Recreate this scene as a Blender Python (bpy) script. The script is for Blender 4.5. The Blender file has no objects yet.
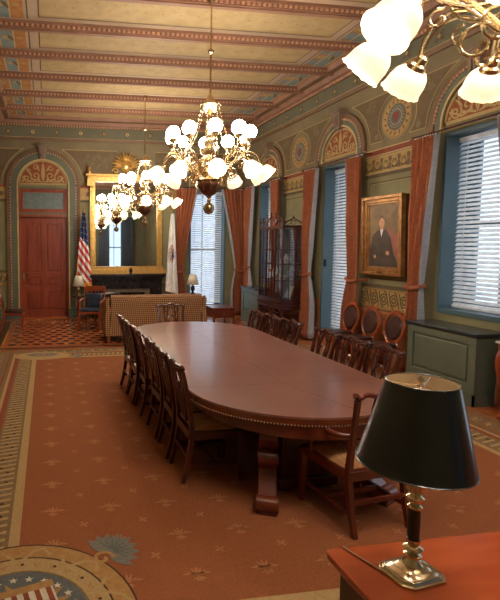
import bpy, math, random
from math import sin, cos, pi, sqrt, radians as R
random.seed(7)
C = bpy.context.scene.collection
# ------------------------------------------------------------------ mesh builder
def vadd(a, b): return (a[0]+b[0], a[1]+b[1], a[2]+b[2])
def vsub(a, b): return (a[0]-b[0], a[1]-b[1], a[2]-b[2])
def vmul(a, s): return (a[0]*s, a[1]*s, a[2]*s)
def cross(a, b): return (a[1]*b[2]-a[2]*b[1], a[2]*b[0]-a[0]*b[2], a[0]*b[1]-a[1]*b[0])
def norm(a):
    l = sqrt(a[0]**2+a[1]**2+a[2]**2) or 1.0
    return (a[0]/l, a[1]/l, a[2]/l)

class MB:
    def __init__(s, tf=None):
        s.v = []; s.f = []; s.m = []; s.mats = []; s.tf = tf; s.cur = 0
    def mat(s, m):
        if m not in s.mats: s.mats.append(m)
        s.cur = s.mats.index(m); return s
    def add(s, vs, fs):
        o = len(s.v)
        s.v += [s.tf(*p) for p in vs] if s.tf else [tuple(p) for p in vs]
        for f in fs:
            s.f.append([i+o for i in f]); s.m.append(s.cur)
        return s
    def box(s, x0, x1, y0, y1, z0, z1):
        vs = [(x, y, z) for z in (z0, z1) for y in (y0, y1) for x in (x0, x1)]
        return s.add(vs, [(0,2,3,1),(4,5,7,6),(0,1,5,4),(2,6,7,3),(0,4,6,2),(1,3,7,5)])
    def cbox(s, x, y, z, dx, dy, dz):
        return s.box(x-dx/2, x+dx/2, y-dy/2, y+dy/2, z-dz/2, z+dz/2)
    def taper(s, x, y, z0, z1, a, b, x1=None, y1=None):   # square post, half sizes a -> b
        x1 = x if x1 is None else x1; y1 = y if y1 is None else y1
        vs = [(x-a,y-a,z0),(x+a,y-a,z0),(x+a,y+a,z0),(x-a,y+a,z0),(x1-b,y1-b,z1),(x1+b,y1-b,z1),(x1+b,y1+b,z1),(x1-b,y1+b,z1)]
        return s.add(vs, [(3,2,1,0),(4,5,6,7),(0,1,5,4),(1,2,6,5),(2,3,7,6),(3,0,4,7)])
    def lathe(s, prof, c=(0,0,0), n=20, sx=1, sy=1, axis=None, scal=None):
        # prof: list of (r, z); axis: direction of +z
        if axis: w = norm(axis); u = norm(cross((0,0,1), w)) if abs(w[2]) < .999 else (1,0,0); t = cross(w, u)
        vs = []; fs = []
        for k, (r, z) in enumerate(prof):
            for i in range(n):
                a = 2*pi*i/n; rr = r; zz = z
                if scal and k >= len(prof)-scal[2]: zz = z + scal[0]*abs(sin(a*scal[1]/2))
                p = (rr*cos(a)*sx, rr*sin(a)*sy, zz)
                if axis: p = tuple(u[j]*p[0]+t[j]*p[1]+w[j]*p[2] for j in range(3))
                vs.append(vadd(p, c))
        for k in range(len(prof)-1):
            for i in range(n):
                j = (i+1) % n
                fs.append((k*n+i, k*n+j, (k+1)*n+j, (k+1)*n+i))
        if prof[0][0] > 1e-5 and not scal: fs.append(tuple(reversed(range(n))))
        if prof[-1][0] > 1e-5 and not scal: fs.append(tuple((len(prof)-1)*n+i for i in range(n)))
        return s.add(vs, fs)
    def sph(s, c, r, n=14, m=8, sz=1):
        return s.lathe([(max(r*sin(pi*k/m), 1e-6), -r*cos(pi*k/m)*sz) for k in range(m+1)], c, n)
    def tube(s, pts, r, n=8, flat=None):
        rs = r if isinstance(r, (list, tuple)) else [r]*len(pts)
        vs = []; fs = []; prev = None
        for i, p in enumerate(pts):
            a = pts[max(i-1, 0)]; b = pts[min(i+1, len(pts)-1)]
            d = norm(vsub(b, a))
            if prev is None:
                h = (0,0,1) if abs(d[2]) < .9 else (1,0,0)
                u = norm(cross(h, d))
            else:
                u = norm(vsub(prev, vmul(d, sum(prev[k]*d[k] for k in range(3)))))
            prev = u; w = cross(d, u)
            for k in range(n):
                t = 2*pi*(k+.5)/n
                c1, s1 = cos(t)*rs[i], sin(t)*rs[i]*(flat or 1)
                vs.append(tuple(p[j]+u[j]*c1+w[j]*s1 for j in range(3)))
        for i in range(len(pts)-1):
            for k in range(n):
                l = (k+1) % n
                fs.append((i*n+k, i*n+l, (i+1)*n+l, (i+1)*n+k))
        fs.append(tuple(reversed(range(n)))); fs.append(tuple((len(pts)-1)*n+k for k in range(n)))
        return s.add(vs, fs)
    def prism(s, poly, z0, z1):
        n = len(poly)
        vs = [(x, y, z0) for x, y in poly]+[(x, y, z1) for x, y in poly]
        return s.add(vs, [tuple(reversed(range(n))), tuple(range(n, 2*n))]+[(i,(i+1)%n,n+(i+1)%n,n+i) for i in range(n)])
    # --- flat ornaments: coordinates (a, b) in a plane, third coordinate = lift
    def fpoly(s, pts, o): return s.add([(a, b, o) for a, b in pts], [tuple(range(len(pts)))])
    def rect(s, a0, a1, b0, b1, o): return s.fpoly([(a0,b0),(a1,b0),(a1,b1),(a0,b1)], o)
    def frame(s, a0, a1, b0, b1, w, o):
        s.rect(a0, a1, b0, b0+w, o); s.rect(a0, a1, b1-w, b1, o); s.rect(a0, a0+w, b0+w, b1-w, o); return s.rect(a1-w, a1, b0+w, b1-w, o)
    def ring(s, a, b, r0, r1, o, n=32, t0=0, t1=2*pi, ea=1):
        full = abs(t1-t0-2*pi) < 1e-6; m = n if full else n+1; vs = []; fs = []
        for i in range(m):
            t = t0+(t1-t0)*i/n
            vs += [(a+r0*cos(t)*ea, b+r0*sin(t), o), (a+r1*cos(t)*ea, b+r1*sin(t), o)]
        for i in range(n):
            j = (i+1) % m; fs.append((2*i, 2*i+1, 2*j+1, 2*j))
        return s.add(vs, fs)
    def disc(s, a, b, r, o, n=20, ea=1, t0=0, t1=2*pi):
        if abs(t1-t0-2*pi) < 1e-6: return s.fpoly([(a+r*cos(2*pi*i/n)*ea, b+r*sin(2*pi*i/n)) for i in range(n)], o)
        return s.fpoly([(a+r*cos(t0+(t1-t0)*i/n)*ea, b+r*sin(t0+(t1-t0)*i/n)) for i in range(n+1)], o)
    def leaf(s, a, b, ang, l, w, o):
        pts = []
        for k, (t, ww) in enumerate([(0,0),(.25,.8),(.5,1),(.75,.7),(1,0),(.75,-.7),(.5,-1),(.25,-.8)]):
            x, y = t*l, ww*w/2; pts.append((a+x*cos(ang)-y*sin(ang), b+x*sin(ang)+y*cos(ang)))
        return s.fpoly(pts, o)
    def stroke(s, pts, w, o):
        vs = []; n = len(pts)
        for i, (a, b) in enumerate(pts):
            p = pts[max(i-1,0)]; q = pts[min(i+1,n-1)]; dx, dy = q[0]-p[0], q[1]-p[1]; l = sqrt(dx*dx+dy*dy) or 1
            ww = w[i] if isinstance(w, list) else w
            vs += [(a-dy/l*ww/2, b+dx/l*ww/2, o), (a+dy/l*ww/2, b-dx/l*ww/2, o)]
        return s.add(vs, [(2*i, 2*i+1, 2*i+3, 2*i+2) for i in range(n-1)])
    def spiral(s, a, b, r, turns, w, o, t0=0, sgn=1, n=22):
        pts = []
        for i in range(n+1):
            k = i/n; rr = r*(1-.85*k); t = t0+sgn*turns*2*pi*k
            pts.append((a+rr*cos(t), b+rr*sin(t)))
        return s.stroke(pts, w, o)
    def build(s, name, m=None, parent=None, smooth=True, bevel=0, loc=None, rz=0, ang=35, solid=0):
        me = bpy.data.meshes.new(name); me.from_pydata(s.v, [], s.f)
        ms = s.mats or [m]
        for q in ms: me.materials.append(q)
        if s.mats:
            me.polygons.foreach_set('material_index', s.m)
        me.update()
        if smooth:
            me.polygons.foreach_set('use_smooth', [True]*len(me.polygons))
            try: me.set_sharp_from_angle(angle=R(ang))
            except Exception: pass
        o = bpy.data.objects.new(name, me); C.objects.link(o)
        if parent: o.parent = parent
        if loc: o.location = loc
        if rz: o.rotation_euler.z = rz
        if bevel:
            b = o.modifiers.new('bevel', 'BEVEL'); b.width = bevel; b.segments = 2; b.limit_method = 'ANGLE'; b.angle_limit = R(40)
        if solid:
            b = o.modifiers.new('solid', 'SOLIDIFY'); b.thickness = solid; b.offset = 0
        return o

def tag(o, label=None, cat=None, group=None, kind=None):
    if label: o['label'] = label
    if cat: o['category'] = cat
    if group: o['group'] = group
    if kind: o['kind'] = kind
    return o
def thing(name, label, cat, loc=(0,0,0), rz=0, group=None):
    o = bpy.data.objects.new(name, None); C.objects.link(o); o.empty_display_size = .1
    o.location = loc; o.rotation_euler.z = rz
    return tag(o, label, cat, group)
def struct(o): o['kind'] = 'structure'; return o
def copy_tree(o, parent=None):
    c = o.copy(); C.objects.link(c)
    if parent: c.parent = parent
    for ch in list(o.children): copy_tree(ch, c)
    return c
def place(o, loc, rz=0, label=None, group=None):
    c = copy_tree(o); c.location = loc; c.rotation_euler.z = rz
    if label: c['label'] = label
    if group: c['group'] = group
    return c

# ------------------------------------------------------------------ materials
def srgb(r, g, b):
    f = lambda c: (c/255)/12.92 if c/255 <= .04045 else ((c/255+.055)/1.055)**2.4
    return (f(r), f(g), f(b), 1)
def mk(name, rgb, rough=.5, metal=0, rgb2=None, scale=8, stretch=(1,1,1), detail=3, bump=0, coat=0, spec=.5, bscale=None, trans=0, emit=None, lo=.35, hi=.65):
    m = bpy.data.materials.new(name); m.use_nodes = True; nt = m.node_tree; N = nt.nodes; L = nt.links
    b = N['Principled BSDF']; b.inputs['Roughness'].default_value = rough; b.inputs['Metallic'].default_value = metal
    b.inputs['Specular IOR Level'].default_value = spec; b.inputs['Coat Weight'].default_value = coat; b.inputs['Coat Roughness'].default_value = .12
    tc = N.new('ShaderNodeTexCoord'); mp = N.new('ShaderNodeMapping'); L.new(tc.outputs['Object'], mp.inputs[0]); mp.inputs['Scale'].default_value = stretch
    no = N.new('ShaderNodeTexNoise'); no.inputs['Scale'].default_value = scale; no.inputs['Detail'].default_value = detail; L.new(mp.outputs[0], no.inputs['Vector'])
    cr = N.new('ShaderNodeValToRGB'); e = cr.color_ramp.elements; e[0].position = lo; e[1].position = hi
    c1 = srgb(*rgb); c2 = srgb(*(rgb2 or tuple(min(255, c*1.12) for c in rgb)))
    e[0].color = c1; e[1].color = c2
    L.new(no.outputs[0], cr.inputs[0]); L.new(cr.outputs[0], b.inputs['Base Color'])
    if bump:
        bp = N.new('ShaderNodeBump'); bp.inputs['Strength'].default_value = bump; bp.inputs['Distance'].default_value = .01
        if bscale:
            n2 = N.new('ShaderNodeTexNoise'); n2.inputs['Scale'].default_value = bscale; L.new(tc.outputs['Object'], n2.inputs['Vector']); L.new(n2.outputs[0], bp.inputs['Height'])
        else: L.new(no.outputs[0], bp.inputs['Height'])
        L.new(bp.outputs[0], b.inputs['Normal'])
    if trans:
        tr = N.new('ShaderNodeBsdfTranslucent'); L.new(cr.outputs[0], tr.inputs[0]); mx = N.new('ShaderNodeMixShader'); mx.inputs[0].default_value = trans
        L.new(b.outputs[0], mx.inputs[1]); L.new(tr.outputs[0], mx.inputs[2]); L.new(mx.outputs[0], N['Material Output'].inputs[0])
    if emit:
        b.inputs['Emission Color'].default_value = srgb(*emit[0]); b.inputs['Emission Strength'].default_value = emit[1]
    m['bsdf'] = 1
    return m
def checker_mat(name, c1, c2, size, rot=45, rough=.85, c3=None):
    m = mk(name, c1, rough); nt = m.node_tree; N = nt.nodes; L = nt.links; b = N['Principled BSDF']
    tc = N.new('ShaderNodeTexCoord'); sx = N.new('ShaderNodeSeparateXYZ'); L.new(tc.outputs['Object'], sx.inputs[0])
    def M(op, a, c):
        n = N.new('ShaderNodeMath'); n.operation = op
        for i, q in enumerate((a, c)):
            if q is None: continue
            if isinstance(q, (int, float)): n.inputs[i].default_value = q
            else: L.new(q, n.inputs[i])
        return n.outputs[0]
    u = M('ADD', sx.outputs[0], sx.outputs[1]); v = sx.outputs[2]
    p = M('SINE', M('MULTIPLY', M('ADD', u, v), pi/size), None); q = M('SINE', M('MULTIPLY', M('SUBTRACT', u, v), pi/size), None)
    f = M('GREATER_THAN', M('MULTIPLY', p, q), .12)
    mx = N.new('ShaderNodeMix'); mx.data_type = 'RGBA'; L.new(f, mx.inputs[0]); mx.inputs[6].default_value = srgb(*c1); mx.inputs[7].default_value = srgb(*c2)
    L.new(mx.outputs[2], b.inputs['Base Color']); return m

M = {}
M['wall'] = mk('olive_paint', (128,120,86), .75, rgb2=(140,132,94), scale=2.5, bump=.05)
M['wall_up'] = mk('upper_wall_paint', (126,112,82), .8, rgb2=(138,122,90), scale=3)
M['wall_back'] = mk('rear_wall_paint', (112,108,80), .8)
M['dado'] = mk('dado_paint', (166,104,62), .6, rgb2=(180,116,70), scale=3)
M['basegreen'] = mk('green_plinth_paint', (84,98,86), .5)
M['green'] = mk('grey_green_paint', (98,102,82), .5, rgb2=(106,110,88), scale=3)
M['rad'] = mk('radiator_green_paint', (96,104,88), .38, rgb2=(103,111,94), scale=3)
M['radtop'] = mk('dark_radiator_top', (52,58,60), .2, rgb2=(60,66,68), scale=4)
M['bluegreen'] = mk('blue_green_woodwork', (78,102,112), .4, rgb2=(84,108,118), scale=3)
M['brownmould'] = mk('brown_moulding', (118,88,60), .6, rgb2=(128,96,66), scale=4)
M['cream'] = mk('cream_line', (196,170,120), .6)
M['gold'] = mk('gold_stencil', (176,138,78), .6, rgb2=(190,152,90), scale=20)
M['goldpale'] = mk('pale_gold_stencil', (178,150,96), .6, rgb2=(190,162,106), scale=20)
M['stbrown'] = mk('stencil_brown', (106,88,60), .7, rgb2=(118,97,66), scale=14)
M['stdark'] = mk('stencil_dark_olive', (88,76,50), .7)
M['stred'] = mk('stencil_red', (130,68,48), .65, rgb2=(148,70,46), scale=10)
M['stgrey'] = mk('stencil_blue_grey', (92,100,100), .7)
M['lun'] = mk('lunette_russet', (138,70,32), .7, rgb2=(154,82,40), scale=14)
M['ceilbase'] = mk('ceiling_tan', (184,160,134), .8, rgb2=(196,167,134), scale=3)
M['panel'] = mk('ceiling_panel_ochre', (182,154,104), .75, rgb2=(194,166,116), scale=6)
M['line'] = mk('ceiling_dark_line', (96,66,42), .7)
M['orange'] = mk('ceiling_orange', (176,116,58), .75, rgb2=(190,134,76), scale=6)
M['cart'] = mk('ceiling_blue_grey', (122,138,134), .75, rgb2=(136,150,144), scale=12)
M['cred'] = mk('ceiling_dull_red', (134,60,44), .75)
M['beam'] = mk('beam_brown', (148,106,82), .55, rgb2=(162,118,92), scale=5)
M['bead'] = mk('beam_bead', (196,150,116), .5)
M['mah'] = mk('mahogany', (92,34,20), .28, rgb2=(120,50,28), scale=7, stretch=(1,1,.25), detail=5, coat=.5)
M['mahdark'] = mk('dark_mahogany', (62,24,18), .3, rgb2=(84,34,24), scale=7, stretch=(1,1,.25), detail=5, coat=.4)
M['doorwood'] = mk('red_door_wood', (132,54,30), .35, rgb2=(154,70,40), scale=5, stretch=(3,3,.4), detail=5, coat=.3)
M['doorpanel'] = mk('red_door_panel_wood', (124,48,28), .35, rgb2=(148,64,38), scale=5, stretch=(3,3,.4), detail=5, coat=.3)
M['table'] = mk('table_leather_brown', (134,88,78), .28, rgb2=(144,96,84), scale=3, stretch=(.5,1,1), detail=4, coat=.5)
M['tableedge'] = mk('table_edge_wood', (104,46,26), .25, rgb2=(130,62,34), scale=6, coat=.5)
M['seam'] = mk('table_seam', (70,38,32), .5)
M['desk'] = mk('polished_red_desk', (168,72,34), .2, rgb2=(190,88,42), scale=4, stretch=(.35,2.2,1), detail=5, coat=.6)
M['deskside'] = mk('desk_side_wood', (82,48,28), .4, rgb2=(100,60,36), scale=4, stretch=(2,2,.4), detail=5)
M['floor'] = mk('orange_oak_floor', (178,98,50), .25, rgb2=(198,116,60), scale=4, stretch=(.4,3,1), detail=4, coat=.3)
M['fdark'] = mk('dark_inlay_wood', (82,36,24), .3, rgb2=(96,44,28), scale=6, coat=.3)
M['fpurple'] = mk('walnut_inlay_wood', (78,36,36), .25, rgb2=(92,46,42), scale=6, coat=.3)
M['fyellow'] = mk('maple_inlay_wood', (214,150,80), .25, rgb2=(224,162,92), scale=6, coat=.3)
M['rug'] = mk('terracotta_pile', (148,88,56), .95, rgb2=(158,96,62), scale=60, detail=4, bump=.3, spec=.1)
M['rugmotif'] = mk('rug_motif_yarn', (172,114,78), .95, scale=60, spec=.1)
M['rugcream'] = mk('rug_cream_yarn', (178,146,100), .95, rgb2=(190,158,112), scale=50, bump=.3, spec=.1)
M['ruggold'] = mk('rug_gold_yarn', (172,128,78), .95, rgb2=(184,142,92), scale=30, spec=.1)
M['ruggrey'] = mk('rug_grey_yarn', (122,118,110), .95, rgb2=(134,128,118), scale=40, spec=.1)
M['rugblue'] = mk('rug_slate_yarn', (98,100,98), .95, scale=40, spec=.1)
M['rugbrown'] = mk('rug_brown_yarn', (128,102,72), .95, rgb2=(142,114,82), scale=40, bump=.3, spec=.1)
M['rugred'] = mk('rug_red_yarn', (138,74,52), .95, scale=40, spec=.1)
M['rugdark'] = mk('rug_dark_yarn', (78,58,42), .95, scale=40, spec=.1)
M['rugwhite'] = mk('rug_white_yarn', (206,196,176), .95, scale=40, spec=.1)
M['brass'] = mk('aged_brass', (192,166,124), .26, 1, rgb2=(216,194,156), scale=12)
M['goldleaf'] = mk('gold_leaf', (206,160,84), .34, .75, rgb2=(226,184,108), scale=14, bump=.2)
M['bowl'] = mk('copper_bowl', (104,66,46), .3, .7)
M['black'] = mk('black_marble', (20,20,22), .18, rgb2=(40,40,42), scale=6)
M['firebox'] = mk('firebox_surround', (104,92,72), .5)
M['blackm'] = mk('black_lacquer', (18,20,25), .3, .1, rgb2=(21,23,28), coat=.5)
M['shadein'] = mk('gilt_shade_lining', (236,222,200), .7)
M['silver'] = mk('antique_silver_brass', (212,196,168), .2, 1, rgb2=(224,206,172), scale=20)
M['white'] = mk('white_lampshade', (232,224,210), .8, trans=.4)
M['slat'] = mk('white_blind_slat', (226,228,232), .5, trans=.25)
M['alum'] = mk('blind_rail', (222,224,228), .4)
M['curtain'] = mk('rust_damask', (156,88,55), .75, rgb2=(178,106,68), scale=26, detail=4, bump=.2)
M['curtaindk'] = mk('rust_damask_shadow_side', (150,74,50), .75, rgb2=(168,88,60), scale=26, detail=4)
M['lining'] = mk('silver_grey_lining', (150,152,158), .7, rgb2=(170,172,178), scale=40, detail=4)
M['greycurt'] = mk('slate_drapery', (84,92,104), .7, rgb2=(98,106,118), scale=20)
M['sofa'] = checker_mat('sofa_diamond_weave', (118,72,48), (196,154,104), .04)
M['cushion'] = mk('striped_peach_seat', (190,124,76), .8, rgb2=(214,160,108), scale=10, stretch=(6,1,1), bump=.1)
M['seatdark'] = mk('dark_brown_leather', (58,34,28), .35, rgb2=(72,44,36), scale=8)
M['seatblue'] = mk('dark_blue_leather', (44,54,74), .3, rgb2=(60,72,94), scale=9)
M['navy'] = mk('flag_navy', (42,48,92), .8)
M['fred'] = mk('flag_red', (186,42,44), .8)
M['fwhite'] = mk('flag_white', (226,222,218), .8)
M['fringe'] = mk('gold_fringe', (222,150,54), .7)
M['femb'] = mk('flag_emblem_brown', (168,104,60), .8)
M['fembb'] = mk('flag_emblem_blue', (74,84,128), .8)
M['oldgilt'] = mk('tarnished_gilt', (150,104,58), .4, .55, rgb2=(186,136,82), scale=10, bump=.2)
M['band'] = mk('cornice_band_olive', (112,108,84), .7, rgb2=(120,116,90), scale=3)
M['canvas'] = mk('portrait_background', (108,82,56), .5, rgb2=(142,116,74), scale=5)
M['skin'] = mk('portrait_skin', (196,146,110), .5)
M['coat'] = mk('portrait_coat', (60,50,44), .5, rgb2=(84,70,58), scale=8)
M['pink'] = mk('portrait_drape', (150,84,72), .5, rgb2=(168,104,90), scale=8)
M['plaster'] = mk('white_plastic', (226,222,210), .5)
M['greyglass'] = mk('transom_glass', (112,124,122), .25)
M['stone'] = mk('keystone', (132,108,88), .7, rgb2=(146,122,100), scale=8)
M['marbletop'] = mk('pale_marble', (206,202,200), .2)
M['book'] = mk('book_boards', (120,84,56), .6)
M['china'] = mk('white_china', (222,218,210), .25)
M['cord'] = mk('tan_cord', (176,140,104), .5)
M['redwood'] = mk('orange_red_wood', (142,60,30), .28, rgb2=(166,76,40), scale=6, coat=.4)
def glow(name, col, s, base=(240,236,226)):
    return mk(name, base, .4, emit=(col, s))
M['globe'] = glow('lit_opal_globe', (255,247,236), 28.0)
M['shade'] = glow('lit_etched_shade', (255,232,196), .4, (240,226,196))
M['bulb'] = glow('lit_bulb', (255,247,236), 90.0)
mm = bpy.data.materials.new('mirror_glass'); mm.use_nodes = True; b = mm.node_tree.nodes['Principled BSDF']
b.inputs['Base Color'].default_value = (.78,.82,.84,1); b.inputs['Metallic'].default_value = 1; b.inputs['Roughness'].default_value = .02; M['mirror'] = mm
def clearglass(name, tint, ref):
    m = bpy.data.materials.new(name); m.use_nodes = True; nt = m.node_tree; N = nt.nodes; N.remove(N['Principled BSDF'])
    t = N.new('ShaderNodeBsdfTransparent'); t.inputs[0].default_value = tint; g = N.new('ShaderNodeBsdfGlossy'); g.inputs['Roughness'].default_value = .03
    x = N.new('ShaderNodeMixShader'); x.inputs[0].default_value = ref
    nt.links.new(t.outputs[0], x.inputs[1]); nt.links.new(g.outputs[0], x.inputs[2]); nt.links.new(x.outputs[0], N['Material Output'].inputs[0]); return m
M['pane'] = clearglass('window_glass', (.93,.96,1,1), .06)
M['cabglass'] = clearglass('cabinet_glass', (.9,.92,.92,1), .14)

# ------------------------------------------------------------------ room
XL, XR, YB, YF, ZC = -1.25, 5.5, -0.9, 12.9, 5.2
CX = 2.17
WY = [11.43, 8.49, 5.55, 2.61]           # windows along the right wall
HW = .53
def holes_wall(mb, a0, a1, z0, z1, holes, put):
    # holes: sorted list of (s0,s1,z0,z1); put(s0,s1,z0,z1) adds a block
    s = a0
    for (h0, h1, b0, b1) in holes:
        put(s, h0, z0, z1)
        if b0 > z0: put(h0, h1, z0, b0)
        put(h0, h1, b1, z1); s = h1
    put(s, a1, z0, z1)
# right wall
mb = MB(); T = .55
wholes = [(y-HW, y+HW, (1.0 if k in (0,2) else .12), 3.5) for k, y in sorted(enumerate(WY), key=lambda t: t[1])]
def put(s0, s1, z0, z1):
    for (a, b, m) in ((0, .86, 'dado'), (.86, 3.53, 'wall'), (3.53, ZC+.3, 'wall_up')):
        lo, hi = max(a, z0), min(b, z1)
        if hi > lo: mb.mat(M[m]).box(XR, XR+T, s0, s1, lo, hi)
holes_wall(mb, YB-.3, YF+.3, 0, ZC+.3, wholes, put)
struct(mb.build('wall_right', smooth=False))
# far wall
mb = MB()
FX = 4.42
def put(s0, s1, z0, z1):
    for (a, b, m) in ((0, .86, 'wall'), (.86, 3.53, 'wall'), (3.53, ZC+.3, 'wall_up')):
        lo, hi = max(a, z0), min(b, z1)
        if hi > lo: mb.mat(M[m]).box(s0, s1, YF, YF+T, lo, hi)
holes_wall(mb, XL, XR, 0, ZC+.3, [(-.72, .56, 0, 3.46), (FX-HW, FX+HW, .12, 3.5)], put)
struct(mb.build('wall_far', smooth=False))
mb = MB()
def put(s0, s1, z0, z1): mb.mat(M['wall_back']).box(s0, s1, YB-T, YB, z0, z1)
BX = [-.08, 3.75]
holes_wall(mb, XL-.3, XR, 0, ZC+.3, [(BX[1]-HW, BX[1]+HW, .12, 3.5)], put)
struct(mb.build('wall_near', smooth=False))
mb = MB().mat(M['wall']); mb.box(XL-.3, XL, YB, YF+.3, 0, 3.53); mb.mat(M['wall_up']).box(XL-.3, XL, YB, YF+.3, 3.53, ZC+.3)
struct(mb.build('wall_left', smooth=False))

# ------------------------------------------------------------------ floor with inlay
mb = MB().mat(M['floor']); mb.box(XL-.3, XR+.9, YB-.3, YF+.9, -.2, 0)
mb.mat(M['fdark']).rect(XL+.1, XR-.1, 9.06, 9.2, .001); mb.rect(-1.12, -.9, 9.2, 12.4, .001)
mb.mat(M['fyellow']).rect(-.9, 5.3, 9.2, 9.23, .001); mb.rect(-.9, -.87, 9.23, 12.4, .001)
mb.mat(M['fdark']).rect(-.8, 5.3, 9.29, 9.31, .001)
u = .235; v = .245
for i in range(26):
    for j in range(11):
        x = -.7+i*u; y = 9.5+j*v
        x += (u/2 if j % 2 else 0)
        if x > 5.2 or y > 12.1: continue
        mb.mat(M['fpurple']).fpoly([(x-.075,y-.07),(x,y-.12),(x+.075,y-.07),(x+.075,y+.02),(x,y+.07),(x-.075,y+.02)], .001)
        mb.mat(M['fyellow']).fpoly([(x-.075,y+.03),(x,y+.08),(x+.075,y+.03),(x,y+.115)], .0012)
mb.mat(M['fyellow']).rect(-.9, 5.3, 12.2, 12.23, .001)
mb.mat(M['fdark'])
for i in range(60): mb.rect(-.85+i*.1, -.81+i*.1, 12.27, 12.42, .001)
mb.mat(M['fyellow']).rect(-.9, 5.3, 12.46, 12.49, .001)
for k in range(7):   # boards of the right strip
    mb.mat(M['fdark' if k in (0, 6) else 'line']).rect(4.99+k*.075, 4.997+k*.075+(.02 if k in (0, 6) else 0), YB, 9.05, .001)
struct(mb.build('floor', smooth=False))

# ------------------------------------------------------------------ ceiling with painted panels and beams
tfc = lambda a, b, o: (a, b, ZC-o)
mb = MB().mat(M['ceilbase']); mb.box(XL-.3, XR+.3, YB-.3, YF+.3, ZC, ZC+.3)
BY = [1.02+1.07*k for k in range(-1, 12)]
mb.tf = tfc
for k in range(len(BY)-1):
    y0, y1 = BY[k]+.14, BY[k+1]-.14
    if k+1 == len(BY)-1: y1 = BY[k+1]-.14
    for sg in (-1, 1):
        X = lambda d: CX+sg*d
        def r(d0, d1, m, b0=y0, b1=y1, o=.002): a, b = sorted((X(d0), X(d1))); mb.mat(M[m]).rect(a, b, b0, b1, o)
        r(2.40, 2.42, 'stdark'); r(2.46, 2.64, 'orange'); r(2.66, 2.86, 'cart'); r(2.64, 2.66, 'cream'); r(2.86, 2.88, 'cream'); r(2.88, 3.3, 'orange')
        if sg > 0: r(3.02, 3.16, 'cred', o=.004); r(2.94, 3.0, 'cart', o=.004)
        yc = (y0+y1)/2
        mb.mat(M['goldpale']).disc(X(2.76), yc, .07, .004); mb.mat(M['stbrown']).leaf(X(2.74), yc-.1, 1.2, .24, .07, .006)
        mb.mat(M['goldpale'] if sg > 0 else M['gold']).disc(X(2.55), yc, .05, .004)
        mb.mat(M['goldpale']).ring(X(3.1), yc, .1, .16, .006)
        if sg > 0:
            mb.mat(M['goldpale']).ring(X(2.55), yc, .06, .08, .006); mb.mat(M['cart']).rect(X(2.47), X(2.63), y0+.05, yc-.12, .004); mb.rect(X(2.47), X(2.63), yc+.12, y1-.05, .004)
    mb.mat(M['panel']).rect(CX-2.24, CX+2.24, y0+.1, y1-.1, .002)
    mb.mat(M['line']).frame(CX-2.26, CX+2.26, y0+.08, y1-.08, .018, .004)
    mb.mat(M['goldpale']).frame(CX-2.21, CX+2.21, y0+.13, y1-.13, .01, .004)
    mb.mat(M['orange'])
    for i in range(34):
        mb.disc(CX-2.1+i*.127, y0+.2, .012, .004, 6)
    if k >= 4:
        for i in range(17): mb.disc(CX-2.03+i*.254, y0+.37, .02, .004, 6)
struct(mb.build('ceiling', smooth=False))
n_trim = 0
def trim(mb, **k):
    global n_trim
    n_trim += 1; return struct(mb.build('trim_%d' % n_trim, **k))
for y in BY:
    mb = MB().mat(M['beam']); mb.box(XL, XR, y-.1, y+.1, ZC-.04, ZC); mb.box(XL, XR, y-.06, y+.06, ZC-.09, ZC-.04); mb.box(XL, XR, y-.035, y+.035, ZC-.11, ZC-.09)
    mb.mat(M['bead'])
    n = int((XR-XL)/.075)
    for i in range(n):
        x = XL+.03+i*.075
        for sg in (-1, 1): mb.cbox(x, y+sg*.073, ZC-.056, .036, .026, .032)
    trim(mb, smooth=False)
# crown moulding + rosette band on each wall: profile (out, z)
def crown(p, length_a, length_b):
    prof = [(.0,4.66,'brownmould'),(.045,4.66,'brownmould'),(.06,4.72,'brownmould'),(.02,4.74,'band'),(.02,5.0,'brownmould'),(.06,5.0,'brownmould'),(.08,5.04,'beam'),(.16,5.05,'beam'),(.22,5.12,'brownmould'),(.34,5.13,'beam'),(.4,5.2,'beam')]
    for (o0, z0, m), (o1, z1, _) in zip(prof, prof[1:]):
        mb = crown.mb; mb.mat(M[m])
        mb.add([(length_a, z0, o0), (length_b, z0, o0), (length_b, z1, o1), (length_a, z1, o1)], [(0,1,2,3)])
tfr = lambda a, b, o: (XR-o, a, b)          # right wall: a along Y, b up
tff = lambda a, b, o: (a, YF-o, b)          # far wall
tfl = lambda a, b, o: (XL+o, a, b)
tfn = lambda a, b, o: (a, YB+o, b)
for tf, a, b in ((tfr, YB, YF), (tff, XL, XR), (tfl, YB, YF), (tfn, XL, XR)):
    mb = MB(tf); crown.mb = mb; crown(None, a, b)
    n = int((b-a)/.07)
    mb.mat(M['bead'])
    for i in range(n):
        x = a+.03+i*.07; mb.box(x-.018, x+.018, 5.005, 5.04, .06, .1)
    n = int((b-a)/.62)
    for i in range(n+1):
        x = a+.3+i*.62
        if x > b-.1: break
        if tf is tff:
            mb.mat(M['stbrown']).disc(x, 4.87, .07, .03); mb.mat(M['cream']).disc(x, 4.87, .05 if i % 2 else .035, .04, 8)
            mb.mat(M['brownmould']).disc(x, 4.87, .02, .045, 8)
        else:
            mb.mat(M['stbrown'])
            for t in range(4): mb.leaf(x, 4.87, t*pi/2+.78, .11, .05, .03)
            mb.mat(M['goldpale']).disc(x, 4.87, .03, .035, 8)
    mb.mat(M['cream']).rect(a, b, 4.725, 4.735, .064)
    trim(mb, smooth=False)

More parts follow.
